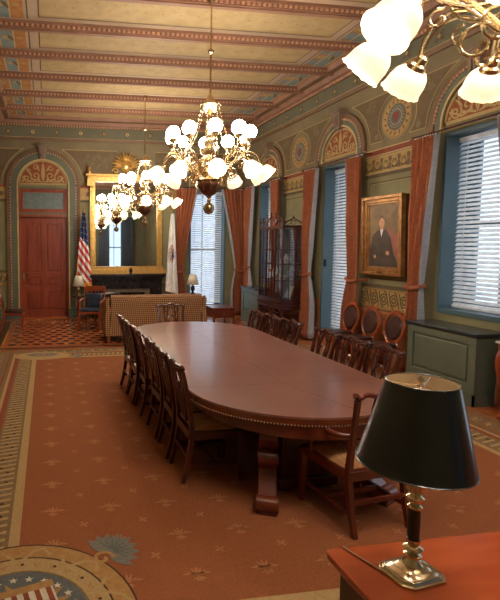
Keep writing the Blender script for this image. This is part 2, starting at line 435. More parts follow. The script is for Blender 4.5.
# ------------------------------------------------------------------ wall ornament
def arch(mb, c, spring, r_out, r_in, z0=0, beads=True):
    bands = [(r_out, r_out-.08, 'brownmould', .05), (r_out-.08, r_out-.1, 'stdark', .035), (r_out-.1, r_in+.03, 'green', .045), (r_in+.03, r_in, 'cream', .055)]
    for (ro, ri, m, o) in bands:
        mb.mat(M[m]).ring(c, spring, ri, ro, o, 36, 0, pi)
        mb.add([(c+ro*cos(t), spring+ro*sin(t), oo) for t in [pi*i/36 for i in range(37)] for oo in (0, o)], [(2*i, 2*i+2, 2*i+3, 2*i+1) for i in range(36)])
        for sg in (-1, 1):
            a, b = sorted((c+sg*ri, c+sg*ro)); mb.box(a, b, z0, spring, 0, o)
    if beads:
        mb.mat(M['bead'])
        n = 40
        for i in range(1, n):
            t = pi*i/n; mb.cbox(c+(r_out-.1)*cos(t), spring+(r_out-.1)*sin(t), .05, .03, .03, .03)
        z = z0+.3
        while z < spring:
            for sg in (-1, 1): mb.cbox(c+sg*(r_out-.1), z, .05, .03, .04, .03)
            z += .075
    # keystone
    mb.mat(M['stone']).add([(c-.07, spring+r_out-.27, .1), (c+.07, spring+r_out-.27, .1), (c+.11, spring+r_out+.03, .13), (c-.11, spring+r_out+.03, .13),
                            (c-.07, spring+r_out-.27, 0), (c+.07, spring+r_out-.27, 0), (c+.11, spring+r_out+.03, 0), (c-.11, spring+r_out+.03, 0)],
                           [(0,1,2,3),(0,4,5,1),(1,5,6,2),(3,2,6,7),(0,3,7,4)])
    mb.box(c-.14, c+.14, spring+r_out+.03, spring+r_out+.07, 0, .16)
    for d in (-.03, .03): mb.box(c+d-.012, c+d+.012, spring+r_out-.22, spring+r_out, .1, .135)
def lunette(mb, c, z, r, s=1):
    mb.mat(M['lun']).disc(c, z, r, .012, 36, t0=0, t1=pi)
    mb.mat(M['goldpale']).ring(c, z, r*.93, r, .016, 36, 0, pi); mb.rect(c-r, c+r, z, z+.045, .016)
    mb.leaf(c, z+.05, pi/2, r*.85, .1, .018); mb.disc(c, z+r*.45, .05, .02, 12)
    for sg in (-1, 1):
        mb.spiral(c+sg*r*.30, z+r*.36, r*.2, 1.3, .028, .018, 0 if sg > 0 else pi, -sg)
        mb.spiral(c+sg*r*.64, z+r*.26, r*.17, 1.2, .026, .018, pi if sg > 0 else 0, sg)
        mb.spiral(c+sg*r*.30, z+r*.7, r*.13, 1.1, .022, .018, 0, -sg)
        mb.stroke([(c+sg*r*.04, z+.07), (c+sg*r*.25, z+.1), (c+sg*r*.45, z+.07), (c+sg*r*.66, z+.12), (c+sg*r*.84, z+.3*r)], .028, .017)
        for (x, y, a, l) in ((.14,.12,1.2,.2),(.44,.34,.9,.26),(.78,.16,1.7,.2),(.14,.55,1.0,.22),(.5,.55,.5,.2),(.62,.5,1.5,.16),(.3,.18,.3,.16),(.86,.1,2.3,.1)):
            mb.leaf(c+sg*x*r, z+y*r, a if sg > 0 else pi-a, l*r*1.2, .05*r/.6, .019)
def palmette_frieze(mb, a0, a1, z0, z1):
    mb.mat(M['gold']).rect(a0, a1, z0, z1, .012); mb.mat(M['goldpale']).rect(a0, a1, z0, z0+.02, .016); mb.rect(a0, a1, z1-.02, z1, .016)
    h = z1-z0; n = max(1, round((a1-a0)/.2)); w = (a1-a0)/n
    for i in range(n):
        x = a0+(i+.5)*w
        mb.mat(M['stbrown']).rect(x-w/2, x-w/2+.04, z0+.04, z1-.04, .015)
        mb.rect(x+w/2-.03, x+w/2, z0+.04, z1-.04, .015)
        mb.mat(M['stdark']).disc(x, z0+h*.5, w*.3, .016, 14); mb.rect(x-w*.3, x+w*.3, z0+.05, z0+h*.5, .0158)
        mb.mat(M['gold'])
        for t in (-.8, -.4, 0, .4, .8): mb.leaf(x, z0+.07, pi/2+t, h*.5, .02, .018)
        mb.mat(M['goldpale']).ring(x, z0+h*.5, w*.3, w*.38, .017, 12, 0, pi)
def scroll_frieze(mb, a0, a1, z0, z1):
    mb.mat(M['gold']).rect(a0, a1, z0, z1, .012)
    mb.mat(M['stbrown']).rect(a0, a1, z0, z0+.02, .014); mb.rect(a0, a1, z1-.02, z1, .014); mb.rect(a0, a1, z0+.035, z0+.045, .014); mb.rect(a0, a1, z1-.045, z1-.035, .014)
    mb.mat(M['stdark']).rect(a0, a1, z1, z1+.05, .012)
    h = z1-z0; n = max(1, round((a1-a0)/.25)); w = (a1-a0)/n; zc = (z0+z1)/2
    for i in range(n):
        x = a0+(i+.5)*w
        mb.mat(M['stdark']).ring(x, zc, .075, .1, .016, 18); mb.mat(M['stbrown']).disc(x, zc, .06, .016, 14); mb.mat(M['goldpale']).disc(x, zc, .022, .018, 8)
        mb.mat(M['stdark']).stroke([(x-w*.5, z0+.06), (x-w*.42, zc-.04), (x-w*.2, z1-.07), (x+.0, z1-.055)], .028, .015)
        mb.stroke([(x+w*.5, z1-.06), (x+w*.42, zc+.04), (x+w*.2, z0+.07), (x, z0+.055)], .028, .015)
def medallion(mb, c, z, r):
    for rr, m, o in ((r, 'goldpale', .012), (r*.96, 'stbrown', .014), (r*.93, 'gold', .016), (r*.62, 'stbrown', .018), (r*.58, 'stgrey', .02), (r*.38, 'goldpale', .022), (r*.34, 'stgrey', .024)):
        mb.mat(M[m]).disc(c, z, rr, o, 36)
    mb.mat(M['stbrown'])
    for i in range(16):
        t = 2*pi*i/16; mb.leaf(c+r*.66*cos(t), z+r*.66*sin(t), t+.5, r*.24, .035, .019)
    mb.mat(M['goldpale'])
    for i in range(20):
        t = 2*pi*i/20; mb.disc(c+r*.48*cos(t), z+r*.48*sin(t), .012, .022, 6)
    mb.mat(M['stred']).fpoly([(c-r*.2, z+r*.22), (c-r*.2, z-.02), (c, z-r*.27), (c+r*.2, z-.02), (c+r*.2, z+r*.22)], .027)
def spandrel(mb, ca, cm, za=3.62, zm=3.97, ra=.86, rm=.42, z0=3.66, z1=4.42):
    sg = 1 if cm > ca else -1; d = abs(cm-ca); L_, R_ = [], []
    for i in range(17):
        z = z0+(z1-z0)*i/16
        l = sqrt(max(ra**2-(z-za)**2, 0)); rr = d-sqrt(max(rm**2-(z-zm)**2, 0))
        if rr-l < .05: rr = l+.05
        L_.append((l, z)); R_.append((rr, z))
    def P(q): return [(ca+sg*x, z) for x, z in q]
    a = P(L_); b = P(R_)
    for i in range(16): mb.mat(M['stbrown']).fpoly([a[i], b[i], b[i+1], a[i+1]], .012)
    mb.mat(M['goldpale']).stroke(a, .014, .016).stroke(b, .014, .016).stroke([a[0], b[0]], .014, .016).stroke([a[-1], b[-1]], .014, .016)
    mb.mat(M['wall_up'])
    for (fx, z, rr) in ((.5, 4.3, .1), (.35, 4.24, .06), (.5, 3.75, .05)):
        i = int((z-z0)/(z1-z0)*16); x = L_[i][0]+(R_[i][0]-L_[i][0])*fx; rr = min(rr, (R_[i][0]-L_[i][0])*.38)
        mb.spiral(ca+sg*x, z, rr, 1.4, .018, .016, fx*9, sg)
        for t in range(4): mb.leaf(ca+sg*x, z, t*1.57+.4, rr*1.1, .02, .017)
# right wall ornament, one trim per pier and per arch
for wy in WY:
    mb = MB(tfr); arch(mb, wy, 3.62, .76, .53, 3.5); lunette(mb, wy, 3.6, .53); trim(mb, smooth=False)
for cm in [(WY[i]+WY[i+1])/2 for i in range(3)]:
    a0, a1 = cm-1.47+.77, cm+1.47-.77
    mb = MB(tfr)
    mb.mat(M['stred']).rect(a0, a1, 3.45, 3.53, .014); mb.mat(M['cream']).rect(a0, a1, 3.53, 3.545, .018); mb.rect(a0, a1, 3.435, 3.45, .018)
    palmette_frieze(mb, a0, a1, 3.14, 3.42); mb.mat(M['stdark']).rect(a0, a1, 3.08, 3.14, .01)
    mb.mat(M['stdark']).frame(a0+.1, a1-.1, 1.38, 3.0, .02, .008); mb.mat(M['goldpale']).frame(a0+.125, a1-.125, 1.405, 2.975, .006, .009)
    scroll_frieze(mb, a0, a1, .87, 1.24)
    mb.mat(M['dado']).box(a0, a1, .8, .86, 0, .03); mb.box(a0, a1, 0, .2, 0, .03)
    mb.mat(M['stbrown']).frame(a0+.06, a1-.06, .26, .74, .015, .008)
    medallion(mb, cm, 3.97, .33)
    spandrel(mb, cm+1.47, cm); spandrel(mb, cm-1.47, cm)
    trim(mb, smooth=False)
# far wall ornament
DX = -.08
mb = MB(tff); arch(mb, DX, 3.5, .95, .65, 0, True); lunette(mb, DX, 3.52, .64)
mb.mat(M['basegreen'])
for sg in (-1, 1): a, b = sorted((DX+sg*.64, DX+sg*.98)); mb.box(a, b, 0, .26, 0, .07)
trim(mb, smooth=False)
mb = MB(tff); arch(mb, FX, 3.62, .76, .53, 3.5); lunette(mb, FX, 3.58, .53); trim(mb, smooth=False)
mb = MB(tff)
for a0, a1 in ((XL, DX-.97), (DX+.97, 1.3), (3.1, FX-.77), (FX+.77, XR)):
    mb.mat(M['gold']).rect(a0, a1, 3.14, 3.45, .012); mb.mat(M['stred']).rect(a0, a1, 3.45, 3.52, .014); mb.mat(M['stdark']).rect(a0, a1, 3.08, 3.14, .01)
    mb.mat(M['stbrown']).disc((a0+a1)/2, 3.29, .06, .016)
    scroll_frieze(mb, a0, a1, .87, 1.24); mb.mat(M['basegreen']).box(a0, a1, 0, .26, 0, .04)
for sg in (-1, 1):        # spandrel stencils round the door and the chimney breast
    for c, ra, x1 in ((DX, 1.06, 1.12 if sg < 0 else 1.95), (FX, .86, 1.02 if sg > 0 else 1.5)):
        a = []; b = []
        for i in range(13):
            z = 3.62+.82*i/12; a.append((c+sg*sqrt(max(ra**2-(z-3.5)**2, .02)), z)); b.append((c+sg*max(x1, ra+.03), z))
        for i in range(12): mb.mat(M['stbrown']).fpoly([a[i], b[i], b[i+1], a[i+1]], .01)
        mb.mat(M['goldpale']).stroke(a, .02, .014).stroke([a[-1], b[-1]], .02, .014)
        if x1 > 1.3:
            mb.mat(M['wall_up'])
            for k in range(5):
                mb.spiral(c+sg*(ra+.12+.15*k), 4.28-.06*(k % 2), .07, 1.4, .016, .016, k, sg); mb.leaf(c+sg*(ra+.15*k), 4.1, 1.0+k, .14, .03, .016)
trim(mb, smooth=False)
mb = MB(tfl)
mb.mat(M['stred']).rect(YB, YF, 3.45, 3.53, .014); mb.mat(M['stdark']).rect(YB, YF, 3.08, 3.14, .01); palmette_frieze(mb, YB, YF, 3.14, 3.42); scroll_frieze(mb, YB, YF, .87, 1.24)
trim(mb, smooth=False)
# baseboards
struct(MB(tfl).mat(M['basegreen']).box(YB, YF, 0, .26, 0, .03).build('baseboard_left', smooth=False))
mb = MB().mat(M['dado'])
s = YB
for y in sorted(WY): mb.box(XR-.035, XR, s, y-HW, 0, .16); s = y+HW
mb.box(XR-.035, XR, s, YF, 0, .16); struct(mb.build('baseboard_right', smooth=False))

# ------------------------------------------------------------------ windows (frame, panes) and blinds
n_win = 0
def window(tf, c, z0, z1=3.5, back=False):
    # plane coordinates a along, b up, o into the room (negative = outwards)
    global n_win; n_win += 1
    e = bpy.data.objects.new('window_%d' % n_win, None); C.objects.link(e); struct(e)
    mb = MB(tf).mat(M['bluegreen'])
    w = HW
    mb.box(c-w, c-w+.05, z0, z1, -0.5100, .0); mb.box(c+w-.05, c+w, z0, z1, -0.5100, .0); mb.box(c-w+.05, c+w-.05, z1-.05, z1, -0.5100, .0); mb.box(c-w+.05, c+w-.05, z0, z0+.06, -0.5100, .02)
    mb.box(c-w+.05, c-w+.09, z0+.06, z1-.05, -0.5100, -0.3900); mb.box(c+w-.09, c+w-.05, z0+.06, z1-.05, -0.5100, -0.3900)
    mb.build('window_frame', parent=e, smooth=False)
    mb = MB(tf).mat(M['bluegreen']); zm = (z0+z1)/2
    for (a, b) in ((z0+.06, z0+.12), (zm-.03, zm+.03), (z1-.11, z1-.05)): mb.box(c-w+.09, c+w-.09, a, b, -0.5000, -0.4500)
    mb.box(c-.015, c+.015, z0+.12, z1-.11, -0.5000, -0.4600)
    for sg in (-1, 1): a, b = sorted((c+sg*(w-.09), c+sg*(w-.14))); mb.box(a, b, z0+.06, z1-.05, -0.5000, -0.4500)
    mb.build('sash', parent=e, smooth=False)
    MB(tf).mat(M['pane']).box(c-w+.13, c+w-.13, z0+.1, z1-.1, -0.4850, -0.4800).build('pane', parent=e, smooth=False)
    return e
n_bl = 0
def blind(tf, c, z0, z1, label):
    w = HW-.055; t = thing('window_blind', label, 'blind', tf(c, z0, -.22), 0, 'white slatted window blinds')
    lx, ly, lz = t.location
    q = lambda a, b, o: vsub(tf(a, b, o), (lx, ly, lz))
    mb = MB(q).mat(M['slat']); z = z0+.05; d = .026
    while z < z1-.07:
        mb.add([(c-w, z-.0205, -.22+.016), (c+w, z-.0205, -.22+.016), (c+w, z+.0205, -.22-.016), (c-w, z+.0205, -.22-.016)], [(0,1,2,3)])
        z += .060
    mb.build('slats', parent=t, smooth=False)
    MB(q).mat(M['alum']).box(c-w, c+w, z1-.07, z1-.01, -.25, -.19).build('head_rail', parent=t, smooth=False)
    MB(q).mat(M['alum']).box(c-w, c+w, z0, z0+.03, -.245, -.195).build('bottom_rail', parent=t, smooth=False)
    mb = MB(q).mat(M['alum'])
    for a in (-.32, .32): mb.box(c+a-.004, c+a+.004, z0, z1-.05, -.186, -.182)
    mb.build('ladder_cord', parent=t, smooth=False)
names = ['white slatted blind in the window nearest the far corner, behind the cabinet', 'white slatted blind in the full height window between the china cabinet and the portrait',
         'white slatted blind in the window above the large green radiator cover', None]
for k, wy in enumerate(WY):
    z0 = wholes[[i for i, h in enumerate(wholes) if abs(h[0]-(wy-HW)) < .01][0]][2]
    window(tfr, wy, z0)
    if names[k]: blind(tfr, wy, z0+.07, 3.44, names[k])
window(tff, FX, .12); blind(tff, FX, .3, 3.44, 'white slatted blind in the far wall window behind the small side table')
window(tfn, BX[1], .12)
# black latch on the tall window
o = MB().mat(M['black']).box(0, .03, -.02, .02, 0, .14).build('window_latch'); o.location = (XR+.02, WY[1]+.45, 1.52)
tag(o, 'small black latch on the blue frame of the full height window', 'latch')

# ------------------------------------------------------------------ door
d = bpy.data.objects.new('door_1', None); C.objects.link(d); struct(d)
mb = MB(tff).mat(M['doorwood'])
dx0, dx1 = DX-.61, DX+.61
pan = [(dx0+.13, DX-.06, 1.22, 2.52), (DX+.06, dx1-.13, 1.22, 2.52), (dx0+.13, DX-.06, .86, 1.1), (DX+.06, dx1-.13, .86, 1.1), (dx0+.13, DX-.06, .2, .7), (DX+.06, dx1-.13, .2, .7)]
mb.box(dx0, dx1, 0.01, 2.68, -.2, -.15)
# stiles and rails
mb.box(dx0, dx0+.13, .01, 2.68, -.15, -.12); mb.box(dx1-.13, dx1, .01, 2.68, -.15, -.12); mb.box(DX-.06, DX+.06, .01, 2.68, -.15, -.12)
for a, b in ((.01,.2),(.7,.86),(1.1,1.22),(2.52,2.68)):
    mb.box(dx0+.13, DX-.06, a, b, -.15, -.12); mb.box(DX+.06, dx1-.13, a, b, -.15, -.12)
mb.build('door_leaf', parent=d, smooth=False)
for p in pan:
    mb = MB(tff).mat(M['doorpanel']).box(p[0]+.04, p[1]-.04, p[2]+.04, p[3]-.04, -.149, -.128)
    mb.build('door_panel', parent=d, smooth=False, bevel=.008)
mb = MB(tff).mat(M['doorwood']); mb.box(dx0-.04, dx0, 0, 3.46, -.2, -.02); mb.box(dx1, dx1+.03, 0, 3.46, -.2, -.02); mb.box(dx0, dx1, 2.68, 2.75, -.2, -.02)
mb.build('door_frame', parent=d, smooth=False)
mb = MB(tff).mat(M['doorwood']); z0, z1 = 2.8, 3.42
for (a, b, c_, e_) in ((dx0, dx1, z0, z0+.1), (dx0, dx1, z1-.09, z1), (dx0, dx0+.08, z0+.1, z1-.09), (dx1-.08, dx1, z0+.1, z1-.09)): mb.box(a, b, c_, e_, -.12, -.05)
mb.mat(M['greyglass']).box(dx0+.08, dx1-.08, z0+.1, z1-.09, -.1, -.09); mb.mat(M['brass']).cbox(DX, z0+.05, -.045, .07, .025, .01)
mb.mat(M['green']).box(dx0, dx1, z1, z1+.05, -.1, -.02).box(dx0, dx1, 2.75, 2.8, -.12, -.04)
mb.build('transom', parent=d, smooth=False)
mb = MB(tff).mat(M['brass']).box(dx0+.04, dx0+.09, 1.02, 1.22, -.12, -.112)
mb.build('handle_plate', parent=d, smooth=False)
MB(tff).mat(M['brass']).tube([(dx0+.06, 1.2, -.112), (dx0+.06, 1.2, -.06), (dx0+.18, 1.2, -.06)], .012).build('door_handle', parent=d)
mb = MB(tff).mat(M['floor']).box(DX-.64, DX+.64, 0, .02, -.3, .02); mb.build('threshold', parent=d, smooth=False)
MB().mat(M['black']).box(DX-.7, DX+.7, YF+.31, YF+.33, 0, 3.5).build('door_backing', parent=d, smooth=False)

# ------------------------------------------------------------------ curtains
def curtain(tf, c0, side, z1, z0, wt, wb, tie, label, grp='rust tied-back curtains', mat='curtain', top_c=None, o0=.2, lin=True, wtie=None):
    """c0: outer edge along the wall; side: +1 if the panel spreads to larger a; wt/wtie/wb widths at the top, at the tie and below"""
    wtie = wtie or wt*.42
    t = thing('curtain', label, 'curtain', tf(c0, z0, o0), 0, grp); L0 = tuple(t.location)
    q = lambda a, b, o: vsub(tf(a, b, o), L0)
    NU, NV = 56, 26
    def width(z):
        if tie is None: return wt
        if z > tie:
            k = (z-tie)/(z1-tie); return wtie+(wt-wtie)*k**1.15
        k = (tie-z)/(tie-z0); return wtie+(wb-wtie)*min(1, k*2.2)**.8
    def pt(u, z):
        w = width(z); a = c0+side*w*u; amp = .04+.02*(z1-z)/(z1-z0)
        if tie is not None: amp *= .55+.45*min(1, abs(z-tie)/.5)
        o = o0+amp*(1-2*abs(sin(u*pi*6.5+.3*sin(z*1.3))))+.25*amp*sin(u*31)
        return (a, z, o)
    def sheet(u0, u1, mat_, name, dz=0):
        mb = MB(q).mat(mat_); vs = []; n = max(4, int(NU*(u1-u0)))
        for j in range(NV+1):
            z = z0+(z1-z0)*j/NV
            for i in range(n+1):
                p = pt(u0+(u1-u0)*i/n, z); vs.append((p[0], p[1], p[2]+dz))
        fs = [(j*(n+1)+i, j*(n+1)+i+1, (j+1)*(n+1)+i+1, (j+1)*(n+1)+i) for j in range(NV) for i in range(n)]
        mb.add(vs, fs); return mb.build(name, parent=t, solid=.008, ang=80)
    lf = .84 if (lin and 'radiator' in label) else .92
    sheet(0, lf if lin else 1, M[mat], 'curtain_panel')
    if lin: sheet(lf, 1, M['lining'], 'lining_edge')
    if tie is not None:
        w = width(tie); mb = MB(q).mat(M[mat])
        pts = [(c0-side*.01, tie, 0.0), (c0-side*.015, tie-.01, o0+.05), (c0+side*w*.5, tie-.03, o0+.07), (c0+side*w*1.02, tie, o0+.05), (c0+side*w*1.03, tie+.02, o0-.05)]
        mb.tube(pts, .028, 8, .5); mb.build('tieback', parent=t)
    return t
def rod(tf, a0, a1, z, label, o0=.2):
    t = thing('curtain_rod', label, 'curtain rod', tf(a0, z, o0), 0, 'curtain rods'); L0 = tuple(t.location)
    q = lambda a, b, o: vsub(tf(a, b, o), L0)
    MB(q).mat(M['mahdark']).tube([(a0, z, o0), ((a0+a1)/2, z, o0), (a1, z, o0)], .014).build('pole', parent=t)
    for a in (a0, a1):
        MB(q).mat(M['brass']).sph((a, z, o0), .028).build('finial', parent=t)
    for a in (a0+.1, a1-.1): MB(q).mat(M['mahdark']).tube([(a, z, 0), (a, z, o0)], .009).build('bracket', parent=t)
    n = 9; mb = MB(q).mat(M['alum'])
    for k in range(n):
        for sg, s0 in ((1, a0+.08), (-1, a1-.08)): mb.cbox(s0+sg*k*.045, z-.022, o0, .012, .03, .012)
    tag(mb.build('rings', parent=t), kind='stuff')
cl = {0: ('in the far right corner, right beside the thermostat', 'hanging behind the pinnacles of the china cabinet'), 1: ('between the china cabinet and the full height window', 'between the full height window and the portrait'),
      2: ('between the portrait and the large green radiator cover', 'at the right edge of the photo, in front of the last blind')}
for k, wy in enumerate(WY[:3]):
    rod(tfr, wy-1.0 if k != 2 else wy-.92, wy+(1.0 if k != 2 else .9), 3.5, ['dark curtain rod over the far corner window', 'dark curtain rod over the full height window', 'dark curtain rod over the window with the large radiator cover'][k])
    zb = .03
    curtain(tfr, wy+(.95, .9, .84)[k], -1, 3.47, zb, .46 if k != 2 else .42, .4 if k != 2 else .28, 1.35, 'rust orange curtain '+cl[k][0], wtie=.26)
    curtain(tfr, wy-.9, 1, 3.47, zb, .44, (.28, .4, .22)[k], 1.35, 'rust orange curtain '+cl[k][1], wtie=.26 if k != 2 else .2)
rod(tff, FX-1.0, FX+.98, 3.5, 'dark curtain rod over the far wall window')
curtain(tff, FX-.98, 1, 3.47, .03, .62, .3, 1.25, 'rust curtain of the far wall window, on the white flag side', wtie=.22, o0=.26)
curtain(tff, FX+.98, -1, 3.47, .03, .66, .34, 1.25, 'rust curtain swept right of the far wall window, by the corner thermostat', wtie=.24)
curtain(tfn, BX[1]-.95, 1, 3.47, .03, .62, .5, None, 'slate drapery on the rear wall, left in the mirror reflection', 'slate draperies seen in the mirror', 'greycurt', lin=False)
curtain(tfn, BX[1]+.95, -1, 3.47, .03, .62, .5, None, 'slate drapery on the rear wall, right in the mirror reflection', 'slate draperies seen in the mirror', 'greycurt', lin=False)
o = MB().mat(M['plaster']).box(-.05, .05, -.03, 0, -.08, .08).box(-.03, .03, -.036, -.03, -.03, .05).build('thermostat', bevel=.005); o.location = (5.42, YF-.001, 2.19)
tag(o, 'small white wall thermostat in the far corner between curtains', 'thermostat')

# ------------------------------------------------------------------ radiator covers
def radiator(c, label, h=.9):
    t = thing('radiator_cover', label, 'radiator cover', (5.05, c, 0), 0)
    x1 = XR-5.05-.005; w = .55
    MB().mat(M['rad']).box(0.02, x1, -w+.02, w-.02, .0, h-.04).build('cabinet_body', parent=t, smooth=False)
    mb = MB().mat(M['radtop']).box(-.03, x1, -w-.02, w+.02, h-.04, h-.01).box(-.015, x1, -w-.01, w+.01, h-.06, h-.04); mb.build('top', parent=t, bevel=.006)
    mb = MB().mat(M['rad']).box(-.005, .02, -w, w, .0, .14).box(-.005, x1, -w, -w+.02, 0, .14).box(-.005, x1, w-.02, w, 0, .14).box(-.01, .02, -w, w, .14, .16); mb.build('plinth', parent=t, smooth=False)
    mb = MB().mat(M['rad'])
    for a, b, c_, d_ in ((-w, -w+.1, .16, h-.06), (w-.1, w, .16, h-.06), (-w+.1, w-.1, .16, .26), (-w+.1, w-.1, h-.15, h-.06)): mb.box(0, .02, a, b, c_, d_)
    mb.build('frame', parent=t, smooth=False)
    MB().mat(M['rad']).box(.005, .02, -w+.13, w-.13, .29, h-.18).build('raised_panel', parent=t, bevel=.008)
radiator(WY[2]-.05, 'large grey green panelled radiator cover under the right window')
radiator(WY[0]-.02, 'smaller looking green radiator cover in the far corner left of the china cabinet')

# ------------------------------------------------------------------ rug
mb = MB().mat(M['rugbrown']); gx0, gx1, gy0, gy1 = -1.0, 4.92, 1.2, 8.9
mb.box(gx0, gx1, gy0, gy1, .001, .012)
Z = .0125
fx0, fx1, fy0, fy1 = -.2, 4.1, 2.36, 8.2
mb.mat(M['rugcream']).rect(-.6, 4.52, 1.56, 8.62, Z)
mb.mat(M['rugred']).rect(-.56, 4.48, 1.6, 8.58, Z+.0004)
mb.mat(M['rugbrown']).rect(-.5, 4.42, 1.66, 8.52, Z+.0008)
mb.mat(M['rugcream']).rect(-.27, 4.17, 2.28, 8.28, Z+.0012)
mb.mat(M['rug']).rect(fx0, fx1, fy0, fy1, Z+.0016)
mb.mat(M['rugred'])
for x in (-.95, -.66, 4.58, 4.86): mb.rect(x-.012, x+.012, gy0+.05, gy1-.05, Z+.0002)
mb.rect(gx0+.05, gx1-.05, 8.83, 8.85, Z+.0002)
# guilloche pattern of the borders
k = 0; y = 1.9
while y < 8.45:
    for xc, sg in ((-.385, 1), (4.3, -1)):
        mb.mat(M['rugcream']).fpoly([(xc-.09, y-.045), (xc+.09, y+.0), (xc+.09, y+.03), (xc-.09, y-.015)], Z+.001)
        mb.mat(M['rugdark' if k % 3 else 'ruggrey']).disc(xc+.03*(1 if k % 2 else -1), y+.035, .018, Z+.001, 6)
    for xc in (-.8, 4.72):
        mb.mat(M['ruggold' if k % 2 else 'ruggrey']).leaf(xc-.08, y, .6 if k % 2 else -.6, .17, .05, Z+.0006+.0002*(k % 5))
        mb.mat(M['rugred']).disc(xc+.06*(1 if k % 2 else -1), y, .02, Z+.0018, 6)
    y += .085; k += 1
x = -.3; k = 0
while x < 4.2:
    for yc in (8.4, 1.9): mb.mat(M['rugcream']).fpoly([(x-.035, yc-.08), (x, yc-.08), (x+.04, yc+.08), (x+.005, yc+.08)], Z+.001)
    mb.mat(M['ruggold' if k % 2 else 'ruggrey']).leaf(x, 8.65, 1.5 if k % 2 else 1.0, .15, .06, Z+.0006+.0002*(k % 4))
    x += .085; k += 1
# field motifs
Zf = Z+.002
j = 0; y = 2.6
while y < 8.05:
    x = .02+(.0 if j % 2 == 0 else .21)
    while x < 4.0:
        mb.mat(M['rugmotif'])
        if j % 2 == 0:
            for t in (-.95, -.45, 0, .45, .95):
                mb.leaf(x, y-.02, pi/2+t, .085-.012*abs(t), .016, Zf)
                mb.leaf(x, y-.025, -pi/2+t, .05, .012, Zf)
            mb.leaf(x, y, 0, .095, .018, Zf).leaf(x, y, pi, .095, .018, Zf)
        else:
            for t in range(4): mb.leaf(x, y, t*pi/2+.5, .04, .014, Zf)
        x += .42
    y += .2; j += 1
# seal medallion in the near left corner and corner scroll at the far left
def seal(cx, cy, R0, detail=True):
    z = Z+.003
    for rr, m in ((R0*1.02, 'rugdark'), (R0, 'ruggold'), (R0*.82, 'rugdark'), (R0*.80, 'rugcream'), (R0*.62, 'rugbrown'), (R0*.6, 'rugblue')):
        mb.mat(M[m]).disc(cx, cy, rr, z, 48); z += .0003
    for i in range(28):
        t = 2*pi*i/28; mb.mat(M['rugdark' if i % 2 else 'ruggold']).disc(cx+R0*.71*cos(t), cy+R0*.71*sin(t), .012, z, 6)
        mb.mat(M['ruggold']).leaf(cx+R0*.66*cos(t), cy+R0*.66*sin(t), t+.7, .06, .014, z)
    mb.mat(M['rugcream'])
    for i in range(10):
        t = 2*pi*i/10; mb.stroke([(cx+R0*(.86+.1*sin(s_*1.3))*cos(t+s_*.1), cy+R0*(.86+.1*sin(s_*1.3))*sin(t+s_*.1)) for s_ in range(6)], .022, z)
    mb.mat(M['rugwhite'])
    for i in range(22):
        t = 2*pi*i/22; px_, py_ = cx+R0*.5*cos(t), cy+R0*.5*sin(t)
        mb.fpoly([(px_+(.026 if q % 2 == 0 else .011)*sin(q*pi/5), py_+(.026 if q % 2 == 0 else .011)*cos(q*pi/5)) for q in range(10)], z)
    # shield with stripes, leaning
    s = R0*.34
    def P(u, v): a = .25; return (cx+.06+u*cos(a)-v*sin(a), cy+.1+u*sin(a)+v*cos(a))
    mb.mat(M['ruggold'])
    for t in (.35, .7, 1.05, 2.1, 2.45, 2.8): mb.leaf(cx+.04, cy+.06, t, R0*.42, .05, z+t*.0001)
    mb.mat(M['rugwhite']).fpoly([P(-s*.7, s*.7), P(-s*.7, -s*.2), P(0, -s), P(s*.7, -s*.2), P(s*.7, s*.7)], z+.0004)
    mb.mat(M['rugred'])
    for i in range(5):
        u0 = -s*.7+i*s*.3; mb.fpoly([P(u0, s*.5), P(u0, -s*.2-s*.8*max(0, 1-abs(u0)/(s*.7))*.9), P(u0+s*.14, -s*.2-s*.8*max(0, 1-abs(u0+s*.14)/(s*.7))*.9), P(u0+s*.14, s*.5)], z+.0008)
    mb.mat(M['ruggold']).fpoly([P(-s*.75, s*.5), P(s*.75, s*.5), P(s*.75, s*.75), P(-s*.75, s*.75)], z+.001)
seal(-.17, 2.38, .63)
zz = Z+.0052
for (cx, cy, a0, s_) in ((.36, 2.86, .7, 1.0),):
    mb.mat(M['ruggrey'])
    for i in range(9): mb.leaf(cx, cy, a0-1.5+i*.38, .22*s_*(1-.04*abs(i-4)), .085, zz+i*.0002)
    mb.mat(M['rugblue'])
    for i in range(9): mb.leaf(cx+.03, cy+.02, a0-1.5+i*.38, .13*s_, .012, zz+.0022)
    mb.mat(M['ruggold']).spiral(cx-.04, cy-.05, .07, 1.1, .025, zz+.003, 0, 1)
mb.mat(M['rugcream']).disc(-.1, 8.4, .3, Z+.003, 30, ea=1.6); mb.mat(M['ruggrey']).disc(-.1, 8.48, .14, Z+.0036, 24, ea=2)
mb.mat(M['ruggold']).spiral(-.1, 8.48, .12, 1.4, .03, Z+.004); mb.mat(M['ruggrey'])
for i in range(6): mb.leaf(.42, 8.3, -.8+i*.32, .2, .06, Z+.0042+i*.0002)
rugo = mb.build('rug', smooth=False)
tag(rugo, 'large terracotta rug with cream and red border and a seal medallion in its near corner', 'rug')
RZ = .015

